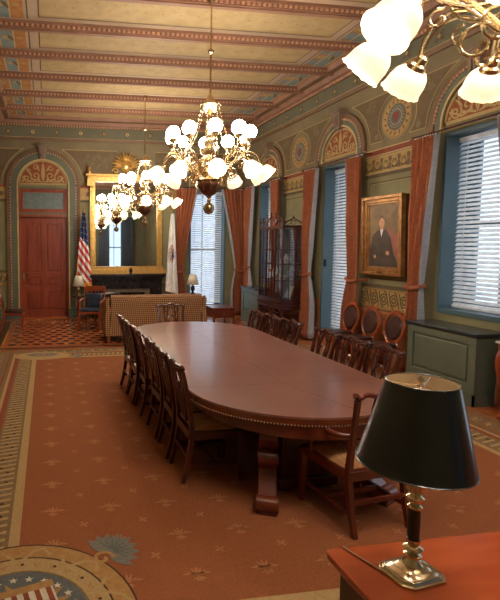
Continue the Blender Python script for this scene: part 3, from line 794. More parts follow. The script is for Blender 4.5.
# ------------------------------------------------------------------ long table
def stadium(cx, y0, y1, w, cap, n=20):
    pts = []
    for i in range(n+1):
        t = -pi+pi*i/n; pts.append((cx+w*cos(t), y0+cap+cap*sin(t)))
    for i in range(n+1):
        t = pi*i/n; pts.append((cx+w*cos(t), y1-cap+cap*sin(t)))
    return pts
TX, TY0, TY1 = 2.03, 2.97, 7.18
t = thing('conference_table', 'long dark red wooden conference table with rounded ends and beaded edge, on the rug', 'table', (TX, 5.07, RZ))
def S(w, e=0): return [(x-TX, y-5.07) for x, y in stadium(TX, TY0+e, TY1-e, w-e, .78)]
mb = MB().mat(M['tableedge']).prism(S(.89), .705-RZ, .745-RZ); mb.mat(M['mahdark']).prism(S(.89, .006), .69-RZ, .705-RZ)
mb.mat(M['bead'])
ed = S(.892)
for i in range(len(ed)):
    a, b = ed[i], ed[(i+1) % len(ed)]; l = sqrt((a[0]-b[0])**2+(a[1]-b[1])**2); n = max(1, int(l/.02))
    if l > 1: continue
    for k in range(n):
        f = k/n; mb.cbox(a[0]+(b[0]-a[0])*f, a[1]+(b[1]-a[1])*f, .70-RZ, .009, .009, .008)
mb.build('table_edge', parent=t, bevel=0)
mb = MB().mat(M['table']).prism(S(.885), .745-RZ, .76-RZ); mb.mat(M['seam'])
for k in range(1, 5): yy = TY0-5.07+(TY1-TY0)*k/5; mb.rect(-.87, .87, yy-.003, yy+.003, .7605-RZ)
mb.rect(-.02, -.014, TY0-5.07+.8, TY1-5.07-.8, .7605-RZ)
mb.fpoly([(-.02,TY0-5.07+.8),(-.014,TY0-5.07+.8),(.2,TY0-5.07+.05),(.19,TY0-5.07+.05)], .7605-RZ)
mb.build('tabletop', parent=t, smooth=False)
MB().mat(M['mah']).prism(S(.80, .0), .60-RZ, .69-RZ).build('apron', parent=t)
def scroll_leg():
    mb = MB().mat(M['mah'])
    # S-shaped scroll bracket: profile in (x outward, z) extruded along width
    prof = [(.0,.60),(.12,.60),(.14,.5),(.10,.42),(.13,.34),(.09,.26),(.14,.16),(.24,.08),(.27,.0),(.16,.0),(.07,.08),(.02,.2),(.0,.34)]
    n = len(prof); w = .065
    vs = [(x, -w, z) for x, z in prof]+[(x, w, z) for x, z in prof]
    mb.add(vs, [tuple(range(n)), tuple(reversed(range(n, 2*n)))]+[((i+1) % n, i, n+i, n+(i+1) % n) for i in range(n)])
    mb.lathe([(1e-4,-.075),(.055,-.075),(.055,.075),(1e-4,.075)], (.12,0,.37), 16, axis=(0,1,0))
    mb.lathe([(1e-4,-.08),(.06,-.08),(.06,.08),(1e-4,.08)], (.22,0,.062), 16, axis=(0,1,0))
    mb.lathe([(1e-4,-.085),(.022,-.085),(.022,.085),(1e-4,.085)], (.22,0,.062), 12, axis=(0,1,0))
    return mb
proto = scroll_leg().build('scroll_leg', parent=t, bevel=.006, loc=(0,0,0))
first = True
for (x, y, a) in ((-.38, -1.72, R(-115)), (.38, -1.72, R(-65)), (-.4, -.5, pi), (.4, -.5, 0), (-.4, .6, pi), (.4, .6, 0), (-.38, 1.72, R(115)), (.38, 1.72, R(65))):
    if first: o = proto; first = False
    else: o = proto.copy(); C.objects.link(o)
    o.parent = t; o.location = (x, y, 0); o.rotation_euler.z = a
for y in (-1.45, 0, 1.45):
    mb = MB().mat(M['mahdark']).cbox(0, y, .34, .42, .36, .52); mb.cbox(0, y, .06, .5, .44, .08)
    mb.build('pedestal', parent=t, bevel=.01)

# ------------------------------------------------------------------ dining chairs
def bez(p, n=10):
    out = []
    for i in range(n+1):
        t = i/n; q = list(p)
        while len(q) > 1: q = [tuple(a+(b-a)*t for a, b in zip(q[k], q[k+1])) for k in range(len(q)-1)]
        out.append(q[0])
    return out
def side_chair(label, arms=False, W=.208, D=.42, wood='mahdark', seat='cushion', H=.97, name='side_chair', cat='chair'):
    """local: front towards +Y, back at y = 0"""
    t = thing(name, label, cat); m = M[wood]
    for sg in (-1, 1):   # rear leg + raked back post in one sweep
        x = sg*(W-.025)
        pts = [(x*1.0, -.07, 0), (x, -.03, .15), (x, .0, .35), (x, .0, .47)]
        MB().tube(pts, [.022,.024,.027,.027], 4).build('leg', m, t, ang=60)
        MB().taper(sg*W, D, 0, .42, .02, .026).build('leg', m, t, bevel=.004)
    mb = MB()
    for sg in (-1, 1):
        x = sg*(W-.025)
        mb.tube([(x, 0, .46), (x*1.02, -.02, .62), (x*1.08, -.06, .82), (x*1.15, -.09, H-.04)], [.026,.022,.02,.021], 4)
    # serpentine crest rail with ears
    pts = []; rs = []
    for i in range(25):
        u = -1+2*i/24; z = H-.035+.035*(1-u*u)+.012*cos(u*9)*(abs(u) < .8)
        if abs(u) > .88: z = H-.03+.035*(abs(u)-.88)/.12
        pts.append((u*(W*1.18), -.09-.015*(1-u*u)-.02*(abs(u) > .95), z)); rs.append(.026-.006*abs(u))
    mb.tube(pts, rs, 6, .8)
    mb.build('back_frame', m, t, ang=60)
    # pierced splat: two outer ribs and interlaced loops
    mb = MB(); yb = lambda z: -.0-.09*((z-.47)/(H-.47))**1.3-.005
    def rib(p, r=.011):
        q = bez(p, 12); mb.tube([(a, yb(b), b) for a, b in q], r, 5)
    for sg in (-1, 1):
        rib([(sg*.05, .47), (sg*.03, .6), (sg*.14, .7), (sg*.11, H-.03)], .012)
        rib([(sg*.02, .47), (sg*.02, .62), (-sg*.12, .72), (-sg*.045, H-.02)], .01)
        rib([(sg*.0, .6), (sg*.11, .6), (sg*.12, .78), (0, .8)], .01)
        rib([(sg*.115, H-.04), (sg*.08, .8), (sg*.03, .86), (sg*.01, H-.02)], .009)
    mb.tube([(-.07, yb(.5)+.0, .49), (.07, yb(.5), .49)], .022, 4)
    mb.build('splat', m, t, ang=60)
    mb = MB().box(-W-.0, W+.0, D-.02, D+.022, .36, .43); mb.box(-W+.02, W-.02, -.022, .022, .36, .43)
    for sg in (-1, 1): a, b = sorted((sg*(W-.035), sg*(W+.005))); mb.box(a, b, .02, D-.02, .36, .43)
    mb.build('seat_rail', m, t, bevel=.004)
    mb = MB(); n = 9; vs = []; fs = []
    for j in range(n+1):
        for i in range(n+1):
            u, v = i/n, j/n; ww = (W-.012); vs.append(((2*u-1)*ww, .025+v*(D-.03), .425+.05*(1-(2*u-1)**4)*(1-(2*v-1)**4)))
    for j in range(n):
        for i in range(n): k = j*(n+1)+i; fs.append((k, k+1, k+n+2, k+n+1))
    vs += [(-W+.012, .025, .40), (W-.012, .025, .40), (W-.012, D-.005, .40), (-W+.012, D-.005, .40)]
    mb.add(vs, fs); mb.add([(-W+.012,.025,.4),(W-.012,.025,.4),(W-.012,D-.005,.4),(-W+.012,D-.005,.4),(-W+.012,.025,.426),(W-.012,.025,.426),(W-.012,D-.005,.426),(-W+.012,D-.005,.426)], [(0,1,5,4),(1,2,6,5),(2,3,7,6),(3,0,4,7),(3,2,1,0)])
    mb.build('seat', M[seat], t)
    mb = MB()
    for sg in (-1, 1): a, b = sorted((sg*(W-.03), sg*(W-.012))); mb.box(a, b, -.03, D, .13, .16)
    mb.box(-W+.01, W-.01, D*.5-.01, D*.5+.01, .13, .16); mb.box(-W+.02, W-.02, -.035, -.015, .2, .23)
    mb.build('stretcher', m, t)
    if arms:
        for sg in (-1, 1):
            mb = MB().tube(bez([(sg*(W-.02), -.03, .68), (sg*(W+.03), .1, .62), (sg*(W+.06), .22, .70), (sg*(W+.05), D-.06, .69)], 12)+[(sg*(W+.045), D-.0, .665)], [.018]*12+[.022, .016], 8)
            mb.tube(bez([(sg*(W+.05), D-.07, .68), (sg*(W+.06), D-.14, .6), (sg*(W), D-.06, .55), (sg*(W), D-.1, .42)], 10), .017, 8)
            mb.build('arm', m, t, ang=60)
    return t
c0 = side_chair('x')
rows = [(6.28, 1.07), (5.84, 1.08), (5.4, 1.1), (4.76, 1.12), (4.3, 1.13), (3.84, 1.14)]
ord_ = ['the one nearest the sofa', 'second from the sofa end', 'third from the sofa end', 'third from the near end', 'second from the near end', 'nearest the camera']
grpL = 'side chairs along the left of the table'; grpR = 'side chairs along the right of the table'
for k, (y, x) in enumerate(rows):
    lb = 'dark side chair on the left of the long table, '+ord_[k]
    if k == 0: c0.location = (x, y, RZ); c0.rotation_euler.z = -pi/2+.04; c0['label'] = lb; c0['group'] = grpL
    else: place(c0, (x, y, RZ), -pi/2+random.uniform(-.03, .05), lb, grpL)
rordn = ['farthest of the three by the china cabinet', 'middle of the three by the china cabinet', 'nearest of the three by the china cabinet', 'farthest of three before the balloon backs', 'middle of three before the balloon backs', 'the one nearest the black lampshade']
for k, (y, x) in enumerate([(6.5, 2.9), (6.06, 2.93), (5.62, 2.96), (4.93, 3.0), (4.49, 3.02), (4.05, 3.05)]):
    place(c0, (x, y, RZ), pi/2+random.uniform(-.04, .04), 'side chair right of the table, '+rordn[k], grpR)
hc = side_chair('carved wooden side chair at the far head of the table, before the sofa'); hc.location = (1.97, 7.42, RZ); hc.rotation_euler.z = pi
ac = side_chair('red wooden armchair with tan striped seat at the near end of the table', True, .25, .45, 'mah', 'cushion', .98, 'armchair'); ac.location = (2.2, 2.86, RZ); ac.rotation_euler.z = R(7)

# ------------------------------------------------------------------ balloon back chairs on the window wall
def balloon_chair(label, seat='seatdark'):
    t = thing('balloon_back_chair', label, 'chair', group='balloon back chairs by the walls'); m = M['redwood']
    for sg in (-1, 1):
        MB().tube([(sg*.17, -.08, 0), (sg*.17, -.03, .2), (sg*.17, 0, .43)], [.018,.022,.024], 6).build('leg', m, t)
        MB().tube(bez([(sg*.21, .40, 0), (sg*.2, .38, .15), (sg*.24, .42, .3), (sg*.21, .4, .43)], 8), [.016]*4+[.022]*5, 8).build('leg', m, t)
    mb = MB(); pts = []
    for i in range(33):
        a = -pi/2+2*pi*i/32*.999; r = 1; x = .2*cos(a)*(1+.12*sin(a)); z = .68+.24*sin(a); pts.append((x, -.02-.08*(z-.43)/.5, z))
    mb.tube(pts, .021, 8); mb.tube([(-.16, .0, .42), (-.12, -.02, .48), (-.06, -.025, .46)], .018, 6); mb.tube([(.16, .0, .42), (.12, -.02, .48), (.06, -.025, .46)], .018, 6)
    mb.tube(bez([(-.1, -.1, .915), (0, -.11, .96), (.1, -.1, .915)], 6), .022, 6)
    mb.build('back_frame', m, t)
    MB().lathe([(1e-4,-.012),(.15,-.012),(.165,0),(.15,.02),(1e-4,.03)], (0,-.055,.7), 20, sx=1, sy=1.15, axis=(0,1,.15)).build('back_pad', M[seat], t)
    MB().prism([(-.18,.0),(.18,.0),(.235,.42),(.12,.45),(-.12,.45),(-.235,.42)], .37, .42).build('seat_rail', m, t, bevel=.008)
    MB().prism([(-.17,.01),(.17,.01),(.225,.41),(.11,.44),(-.11,.44),(-.225,.41)], .42, .475).build('seat', M[seat], t, bevel=.022)
    return t
bc = balloon_chair('red balloon back chair with dark seat, nearest the full height window'); bc.location = (5.16, 7.6, 0); bc.rotation_euler.z = pi/2
place(bc, (5.15, 7.06, 0), pi/2, 'red balloon back chair with dark seat, middle of three under the portrait')
place(bc, (5.13, 6.5, 0), pi/2, 'red balloon back chair with dark seat, beside the large green radiator cover')
place(bc, (-.97, 11.1, 0), -pi/2, 'red wooden balloon back chair cut by the left edge, left of the red door')

# ------------------------------------------------------------------ chandeliers
def chandelier(label, loc):
    t = thing('chandelier', label, 'chandelier', loc, 0, 'brass gas style chandeliers')
    # local z = 0 at bottom finial (world 2.36)
    MB().mat(M['brass']).lathe([(1e-4,0),(.05,.02),(.075,.07),(.07,.12),(.035,.15),(.02,.17),(.03,.19),(.022,.22),(.04,.25)], n=20).build('ball_finial', parent=t)
    MB().mat(M['bowl']).lathe([(.04,.25),(.09,.28),(.14,.34),(.16,.4),(.15,.44)], n=24).build('copper_bowl', parent=t)
    mb = MB().mat(M['brass']).lathe([(.155,.44),(.17,.46),(.14,.5),(.1,.53),(.13,.56),(.12,.62),(.06,.66),(.05,.7),(.1,.73),(.075,.78),(.12,.83),(.13,.87),(.06,.9),(.085,.96),(.09,1.0),(.035,1.05),(.03,1.2),(.045,1.23),(.03,1.26),(.018,1.4)], n=20)
    for i in range(10):
        a = 2*pi*i/10; mb.tube([(.12*cos(a), .12*sin(a), .56), (.19*cos(a), .19*sin(a), .62), (.16*cos(a), .16*sin(a), .7)], .012, 5)
        mb.tube([(.155*cos(a), .155*sin(a), .44), (.168*cos(a), .168*sin(a), .39), (.13*cos(a), .13*sin(a), .32)], .009, 5)
    mb.build('column', parent=t)
    mb = MB().mat(M['brass']).lathe([(.02,1.38),(.05,1.4),(.08,1.36),(.11,1.40),(.13,1.44),(.1,1.47),(.06,1.52),(.03,1.56),(.012,1.6)], n=18)
    for i in range(12): a = 2*pi*i/12; mb.sph((.13*cos(a), .13*sin(a), 1.45), .018, 8, 5)
    mb.build('coronet', parent=t)
    mb = MB().mat(M['brass']).lathe([(.012,1.5),(.012,2.1),(.035,2.12),(.04,2.15),(.012,2.18),(.012,ZC-loc[2]-.1),(.07,ZC-loc[2]-.04),(.09,ZC-loc[2])], n=12); mb.build('stem', parent=t)
    arm = None
    for i in range(10):
        a = i*pi/5
        if arm is None:
            mb = MB().mat(M['brass'])
            # lower arm: sweeps out and over, down to the shade
            mb.tube(bez([(.1,0,.5),(.2,0,.4),(.3,0,.86),(.46,0,.86),(.66,0,.86),(.65,0,.68),(.66,0,.6)], 22), .011, 7)
            mb.tube(bez([(.12,0,.56),(.26,0,.42),(.3,0,.8),(.46,0,.8),(.6,0,.78),(.63,0,.66)], 16), .007, 6)
            # scrolls
            mb.tube([(.3+.095*(1-.05*k)*cos(3-.5*k), 0, .52+.095*(1-.05*k)*sin(3-.5*k)) for k in range(14)], .008, 6)
            mb.tube([(.45+.05*(1-.06*k)*cos(2-.5*k), 0, .66+.05*(1-.06*k)*sin(2-.5*k)) for k in range(14)], .007, 6)
            # upper gas arm
            mb.tube(bez([(.1,0,.75),(.28,0,.62),(.4,0,.7),(.52,0,.74),(.52,0,.92)], 14), .0095, 6)
            mb.lathe([(.01,.86),(.03,.88),(.016,.92),(.045,.95),(.055,.975),(.02,.98)], (.52,0,0), 12)
            mb.tube([(.4,0,.78),(.42,.0,.86),(.47,0,.84),(.45,0,.79)], .006, 5)
            arm = mb.build('arm', parent=t)
            MB().mat(M['globe']).sph((.52,0,1.055), .09, 18, 10).build('glass_globe', parent=arm)
            ax = norm((.7,0,-.7))
            MB().mat(M['brass']).lathe([(.012,-.04),(.03,-.03),(.035,0),(.05,.01),(.055,.035),(.02,.036)], (.66,0,.6), 14, axis=ax).build('shade_holder', parent=arm)
            MB().mat(M['shade']).lathe([(.032,.026),(.065,.036),(.088,.062),(.1,.1),(.102,.13),(.106,.155),(.112,.17)], (.66,0,.6), 36, axis=ax, scal=(-.008, 14, 1)).build('glass_shade', parent=arm)
            MB().mat(M['bulb']).sph((.66+ax[0]*.09, 0, .6+ax[2]*.09), .033, 10, 6).build('bulb', parent=arm)
            arm.rotation_euler.z = a
        else:
            c = copy_tree(arm, t); c.rotation_euler.z = a
    ch = None
    for i in range(6):
        a = R(20)+i*pi/3
        if ch is None:
            mb = MB().mat(M['brass'])
            pts = bez([(.12,0,1.43),(.17,0,1.2),(.22,0,.95),(.42,0,.8)], 26)
            for k, p in enumerate(pts):
                if k < len(pts)-1:
                    q = pts[k+1]; mid = tuple((p[j]+q[j])/2 for j in range(3)); w = .014 if k % 2 else .005
                    mb.tube([p, mid, q], [.004, .0115 if k % 2 else .007, .004], 5)
            ch = mb.build('chain', parent=t); ch.rotation_euler.z = a
        else: c = ch.copy(); C.objects.link(c); c.parent = t; c.rotation_euler.z = a
    return t
c1 = chandelier('brass chandelier with white globes hanging over the middle of the long table', (CX, 6.3, 2.36)); c1.rotation_euler.z = R(6)
place(c1, (CX, 10.62, 2.36), R(9), 'smaller looking brass chandelier hanging before the mirror at the far end')
place(c1, (2.14, 1.76, 2.33), R(-6), 'nearest chandelier, its frosted shades cut by the top right corner')

# ------------------------------------------------------------------ mirror, mantel
t = thing('overmantel_mirror', 'tall gilt framed mirror above the black mantelpiece', 'mirror', (2.12, YF-.02, 1.2))
MB().mat(M['mirror']).box(-.84, .84, -.04, -.03, .16, 2.42).build('mirror_glass', parent=t, smooth=False)
MB().mat(M['mahdark']).box(-1.0, 1.0, -.03, 0, 0, 2.55).build('back_board', parent=t, smooth=False)
mb = MB().mat(M['goldleaf'])
mb.box(-1.08, 1.08, -.14, -.03, -.03, .1).box(-1.0, 1.0, -.1, -.03, .1, .17)
for sg in (-1, 1):
    a, b = sorted((sg*.98, sg*.84)); mb.box(a, b, -.09, -.03, .17, 2.42); a, b = sorted((sg*.95, sg*.87)); mb.box(a, b, -.11, -.09, .2, 2.4)
    for k in range(13): mb.sph((sg*.91, -.115, .3+k*.165), .022, 8, 5)
    a, b = sorted((sg*1.06, sg*.86)); mb.box(a, b, -.14, -.03, 2.3, 2.5)
mb.box(-1.04, 1.04, -.11, -.03, 2.42, 2.56).box(-1.1, 1.1, -.16, -.03, 2.56, 2.62)
mb.build('gilt_frame', parent=t, bevel=.006)
for sg in (-1, 1): MB().mat(M['goldleaf']).lathe([(.06,2.62),(.07,2.66),(.03,2.7),(.05,2.75),(.035,2.8),(1e-4,2.84)], (sg*1.0,-.09,0), 12).build('corner_finial', parent=t)
mb = MB().mat(M['goldleaf'])
mb.lathe([(1e-4,-.05),(.16,-.05),(.18,0),(.14,.04),(1e-4,.07)], (0,-.08,2.85), 20, axis=(0,-1,0))
for i in range(13):
    a = pi*(i-.0)/12; r = .36+.05*(i % 2); mb.tube([(.1*cos(a), -.08, 2.82+.1*sin(a)), (.24*cos(a), -.1, 2.82+.24*sin(a)), (r*cos(a), -.09, 2.82+r*.95*sin(a))], [.03,.04,.015], 6)
for sg in (-1, 1): mb.spiral_ = None; mb.tube([(sg*(.3+.09*(1-.07*k)*cos(.55*k)), -.09, 2.7+.09*(1-.07*k)*sin(.55*k)) for k in range(13)], .02, 6)
mb.sph((-.12,-.14,2.93), .05, 10, 6); mb.sph((.12,-.14,2.78), .05, 10, 6)
mb.build('shell_crest', parent=t)
t = thing('fireplace_mantel', 'black marble fireplace mantel below the gilt mirror', 'fireplace', (2.12, YF, 0))
mb = MB().mat(M['black']).box(-1.02, 1.02, -.32, 0, 1.09, 1.16).box(-.98, .98, -.27, 0, 1.03, 1.09); mb.build('mantel_shelf', parent=t, bevel=.008)
mb = MB().mat(M['black']).box(-.95, .95, -.22, 0, .78, 1.03)
for k in range(14): mb.box(-.85+k*.125, -.78+k*.125, -.235, -.22, .86, .97)
mb.build('frieze', parent=t, smooth=False)
for sg in (-1, 1):
    a, b = sorted((sg*.95, sg*.62)); mb = MB().mat(M['black']).box(a, b, -.22, 0, 0, .78); a, b = sorted((sg*.9, sg*.67)); mb.box(a, b, -.25, -.22, .0, .2).box(a+.03, b-.03, -.25, -.22, .25, .72); mb.build('pilaster', parent=t, smooth=False)
MB().mat(M['firebox']).box(-.62, .62, -.19, -.12, .68, .78).box(-.62, -.5, -.19, -.12, 0, .68).box(.5, .62, -.19, -.12, 0, .68).build('firebox_trim', parent=t, smooth=False)
MB().mat(M['black']).box(-.5, .5, -.1, 0, 0, .68).build('firebox', parent=t, smooth=False)
MB().mat(M['firebox']).box(-.45, .45, -.16, -.13, .05, .6).build('fire_screen', parent=t, smooth=False)
o = MB().mat(M['black']).lathe([(.03,0),(.035,.02),(.015,.04),(.045,.08),(.05,.13),(.03,.17),(1e-4,.19)], n=12).build('mantel_bust'); o.location = (2.22, YF-.2, 1.16)
tag(o, 'tiny black ornament standing on the mantel shelf before the mirror', 'ornament')

# ------------------------------------------------------------------ flags
def flag(label, x, us, yp, rz=0, lean=.0):
    t = thing('flag', label, 'flag', (x, yp, 0), rz)
    MB().mat(M['mahdark']).lathe([(.14,0),(.14,.04),(.06,.07),(.02,.12)], n=16).build('stand_base', parent=t)
    MB().mat(M['goldleaf']).tube([(0,0,.08),(0,0,2.82)], .014, 8).build('pole', parent=t)
    MB().mat(M['goldleaf']).lathe([(.02,2.8),(.03,2.84),(.012,2.88),(.03,2.93),(1e-4,3.0)], n=10).build('pole_finial', parent=t)
    NU, NV = 30, 64; mb = MB(); vs = []; zt, zb = 2.78, (.92 if us else .72)
    for j in range(NV+1):
        k = j/NV; z = zt+(zb-zt)*k
        for i in range(NU+1):
            u = i/NU
            if us: w0 = -.04-.19*k**.8; w1 = .03+.18*k**.8; dz = -.26*k*u+.05*k
            else: w0 = -.03-.15*k**.7; w1 = .05+.13*k**.8; dz = -.1*k*u
            xx = w0+(w1-w0)*u
            yy = -.03-.035*(1-.3*k)*sin(u*2*pi*2.6+k*2.2)-.05*k*sin(u*pi)
            vs.append((xx, yy, z+dz))
    fs = []; ms = []
    red, wh, nv, fr, eb, ebb = range(6)
    for j in range(NV):
        for i in range(NU):
            q = j*(NU+1)+i; fs.append((q, q+1, q+NU+2, q+NU+1)); k = j/NV; u = i/NU
            if us:
                if k+u*.12 > .985 or k > .965 or (u < .05 and k > .62): m_ = fr
                elif k+.26*(1-u)*k-.0 < .42: m_ = wh if (j % 5 == 2 and (i+(j//5)*3) % 6 in (1,)) else nv
                else: m_ = red if int((k*1.0-u*.16)*17+.3) % 2 == 0 else wh
            else:
                d = ((u-.45)/.28)**2+((k-.5)/.12)**2
                m_ = wh
                if d < 1: m_ = eb if (i*3+j*5) % 7 < 4 else ebb if (i+j) % 3 == 0 else wh
                if (u-.5)**2/.02+(k-.52)**2/.002 < 1: m_ = ebb
                if k > .985: m_ = fr
            ms.append(m_)
    mb.v = vs; mb.f = fs; mb.m = ms; mb.mats = [M['fred'], M['fwhite'], M['navy'], M['fringe'], M['femb'], M['fembb']]
    mb.build('flag_cloth', parent=t, solid=.006, ang=80)
    return t
flag('stars and stripes flag on a gold pole between the red door and the mirror', .96, True, 12.62)
flag('white flag with brown and blue emblem on a pole right of the mirror', 3.3, False, 12.52)

# ------------------------------------------------------------------ sofa and far furniture
t = thing('sofa', 'gold and brown diamond patterned sofa seen from behind, before the fireplace', 'sofa', (2.17, 9.4, 0))
def roll(mb, pts, r, n=12): mb.tube(pts, r, n)
mb = MB(); prof = [(-.02,.14),(-.03,.5),(-.06,.78),(-.075,.86),(-.05,.93),(.02,.955),(.09,.93),(.12,.86),(.15,.6),(.18,.14)]
n = len(prof); vs = [(-.93, y, z) for y, z in prof]+[(.93, y, z) for y, z in prof]
mb.add(vs, [tuple(range(n)), tuple(reversed(range(n, 2*n)))]+[((i+1) % n, i, n+i, n+(i+1) % n) for i in range(n)])
mb.build('backrest', M['sofa'], t, ang=50)
for sg in (-1, 1):
    mb = MB(); prof = [(.92,.14),(.95,.5),(.93,.66),(.97,.8),(.94,.9),(1.0,.93),(1.04,.86),(1.02,.7),(1.04,.5),(1.03,.14)]
    prof = [(sg*x, z) for x, z in prof]; n = len(prof); vs = [(x, -.04, z) for x, z in prof]+[(x, .8, z-.18*(z > .6)) for x, z in prof]
    mb.add(vs, [tuple(range(n)), tuple(reversed(range(n, 2*n)))]+[((i+1) % n, i, n+i, n+(i+1) % n) for i in range(n)]); mb.build('armrest', M['sofa'], t, ang=50)
MB().box(-.93, .93, .1, .78, .14, .32).build('base', M['sofa'], t, smooth=False)
for k in (-1, 0, 1): MB().box(k*.62-.305, k*.62+.305, .17, .8, .32, .46).build('seat_cushion', M['sofa'], t, bevel=.03)
for sx in (-1, 1):
    for y in (.02, .74): MB().taper(sx*.97, y, 0, .14, .02, .032).build('leg', M['redwood'], t)
def lamp_small(label, loc, s=1, foot='brass'):
    t = thing('table_lamp', label, 'lamp', loc)
    MB().mat(M[foot]).lathe([(.07*s,0),(.07*s,.02*s),(.025*s,.04*s),(.055*s,.12*s),(.05*s,.18*s),(.018*s,.22*s),(.012*s,.3*s)], n=16).build('lamp_base', parent=t)
    MB().mat(M['white']).lathe([(.155*s,.24*s),(.085*s,.5*s)], n=24, scal=(0,1,0)).build('lamp_shade', parent=t, solid=.004)
    return t
t = thing('side_table', 'small round dark table under the lamp beside the red door', 'table', (.78, 12.15, 0))
MB().lathe([(.2,.64),(.21,.66),(.2,.68)], n=24).build('tabletop', M['mahdark'], t)
MB().lathe([(.02,.05),(.03,.2),(.05,.3),(.025,.45),(.03,.64)], n=12).build('stem', M['mahdark'], t)
for k in range(3):
    a = k*2*pi/3+.5; MB().tube([(.02*cos(a),.02*sin(a),.16),(.12*cos(a),.12*sin(a),.12),(.2*cos(a),.2*sin(a),.015)], .016, 6).build('leg', M['mahdark'], t)
lamp_small('small lamp with white shade beside the red door', (.78, 12.15, .68), .98, 'brass')
# leather armchair by the fireplace
t = thing('armchair', 'wooden armchair with dark blue leather cushion near the fireplace, below the striped flag', 'armchair', (1.1, 11.25, 0), R(158)); m = M['redwood']
for sx in (-1, 1):
    MB().taper(sx*.24, .44, 0, .44, .02, .025).build('leg', m, t); MB().tube([(sx*.22,-.06,0),(sx*.22,0,.3),(sx*.22,0,.45)], .022, 6).build('leg', m, t)
    mb = MB().tube([(sx*.22,-.04,.7),(sx*.27,.15,.68),(sx*.27,.36,.67),(sx*.25,.42,.63)], .022, 6); mb.tube([(sx*.255,.38,.66),(sx*.24,.42,.42)], .018, 6); mb.build('arm', m, t)
mb = MB().box(-.24,.24,-.1,-.06,.86,.98); mb.tube([(-.22,0,.44),(-.225,-.08,.93)], .022, 6).tube([(.22,0,.44),(.225,-.08,.93)], .022, 6)
for k in range(5): mb.tube([(-.14+k*.07,0,.44),(-.14+k*.07,-.075,.88)], .009, 5)
mb.build('back_frame', m, t)
MB().box(-.25,.25,-.02,.46,.38,.43).build('seat_rail', m, t, bevel=.006); MB().box(-.24,.24,0,.46,.43,.49).build('seat', M['seatblue'], t, bevel=.02)
MB().box(-.2,.2,-.0,.07,.5,.82).build('back_cushion', M['seatblue'], t, bevel=.03)
mb = MB(); mb.box(-.24,.24,.2,.22,.14,.17); mb.build('stretcher', m, t)
# second dark chair between it and the sofa
t = thing('armchair', 'black leather armchair half hidden behind the left end of the sofa', 'armchair', (1.5, 11.5, 0), R(-170)+pi)
for sx in (-1, 1):
    for y in (.03, .42): MB().taper(sx*.25, y, 0, .3, .02, .03).build('leg', M['mahdark'], t)
    MB().box(*sorted((sx*.3, sx*.22)), 0, .46, .3, .6).build('armrest', M['blackm'], t, bevel=.03)
MB().box(-.22,.22,.05,.46,.3,.44).build('seat', M['blackm'], t, bevel=.02); MB().box(-.26,.26,-.04,.06,.3,.8).build('backrest', M['blackm'], t, bevel=.04)
# lamp table behind the sofa on the right
t = thing('lamp_table', 'red brown wooden lamp table behind the right end of the sofa', 'table', (3.48, 11.4, 0))
MB().prism([(-.24,-.16),(.24,-.16),(.26,.0),(.24,.2),(-.24,.2),(-.26,0)], .72, .75).build('tabletop', M['redwood'], t)
MB().box(-.21,.21,-.13,.17,.58,.72).build('apron', M['redwood'], t, bevel=.004); MB().mat(M['brass']).sph((0,-.14,.65), .014, 8, 5).build('knob', parent=t)
for sx in (-1, 1):
    for y in (-.11, .15): MB().taper(sx*.19, y, 0, .58, .014, .022).build('leg', M['redwood'], t)
lamp_small('small lamp with white shade before the far wall window', (3.55, 11.42, .75), .95, 'black')
# side table right of sofa
t = thing('side_table', 'low wooden side table with shiny top at the right end of the sofa', 'table', (3.75, 10.1, 0))
MB().box(-.25,.27,-.3,.3,.56,.60).build('tabletop', M['mah'], t, bevel=.006); MB().box(-.23,.25,-.28,.28,.38,.56).build('drawer_case', M['mah'], t, smooth=False)
o = MB().box(-.2,.22,-.295,-.28,.41,.53).build('drawer', M['mah'], t, bevel=.003); MB().mat(M['brass']).sph((0,-.3,.47), .014, 8, 5).build('knob', parent=o)
for x in (-.21, .23):
    for y in (-.26, .26): MB().taper(x, y, 0, .38, .015, .02).build('leg', M['mah'], t)

# ------------------------------------------------------------------ china cabinet
t = thing('china_cabinet', 'tall dark gothic glazed china cabinet with pinnacles between the windows', 'cabinet', (4.84, 9.95, 0)); m = M['mahdark']
# local: front face x=0 (towards -X), depth .5 to +X, width along Y -.62..+.62 ; canted near side
W_ = .56; Dp = .48
mb = MB().box(.0,Dp,-W_,W_,.62,.72); mb.box(-.02,Dp,-W_-.02,W_+.02,.72,.76); mb.box(-.01,Dp,-W_-.01,W_+.01,.58,.62)
mb.build('stand_frame', m, t, bevel=.005)
mb = MB()
for k in range(12): mb.sph((-.012,-W_+.06+k*.095,.67), .02, 8, 5)
for k in range(5): mb.sph((.06+k*.09,-W_-.012,.67), .02, 8, 5)
for y in (-W_+.18, 0, W_-.18): mb.tube(bez([(0,y-.16,.58),(0,y,.42),(0,y+.16,.58)], 8), .016, 5)
mb.tube(bez([(.06,-W_,.58),(.24,-W_,.4),(.42,-W_,.58)], 8), .016, 5)
mb.build('fretwork', m, t)
for y in (-W_+.035, -.2, .2, W_-.035): MB().taper(.035, y, 0, .58, .03, .03).build('leg', m, t, bevel=.004)
for y in (-W_+.035, W_-.035): MB().taper(Dp-.04, y, 0, .58, .03, .03).build('leg', m, t, bevel=.004)
MB().box(.04,Dp-.03,-W_+.03,W_-.03,.12,.15).build('lower_shelf', m, t, smooth=False)
zt = 2.3
mb = MB()
for (x, y) in ((.02,-W_+.02),(.02,-.2),(.02,.2),(.02,W_-.02),(Dp-.02,-W_+.02),(Dp-.02,W_-.02)):
    mb.box(x-.018,x+.018,y-.018,y+.018,.76,zt)
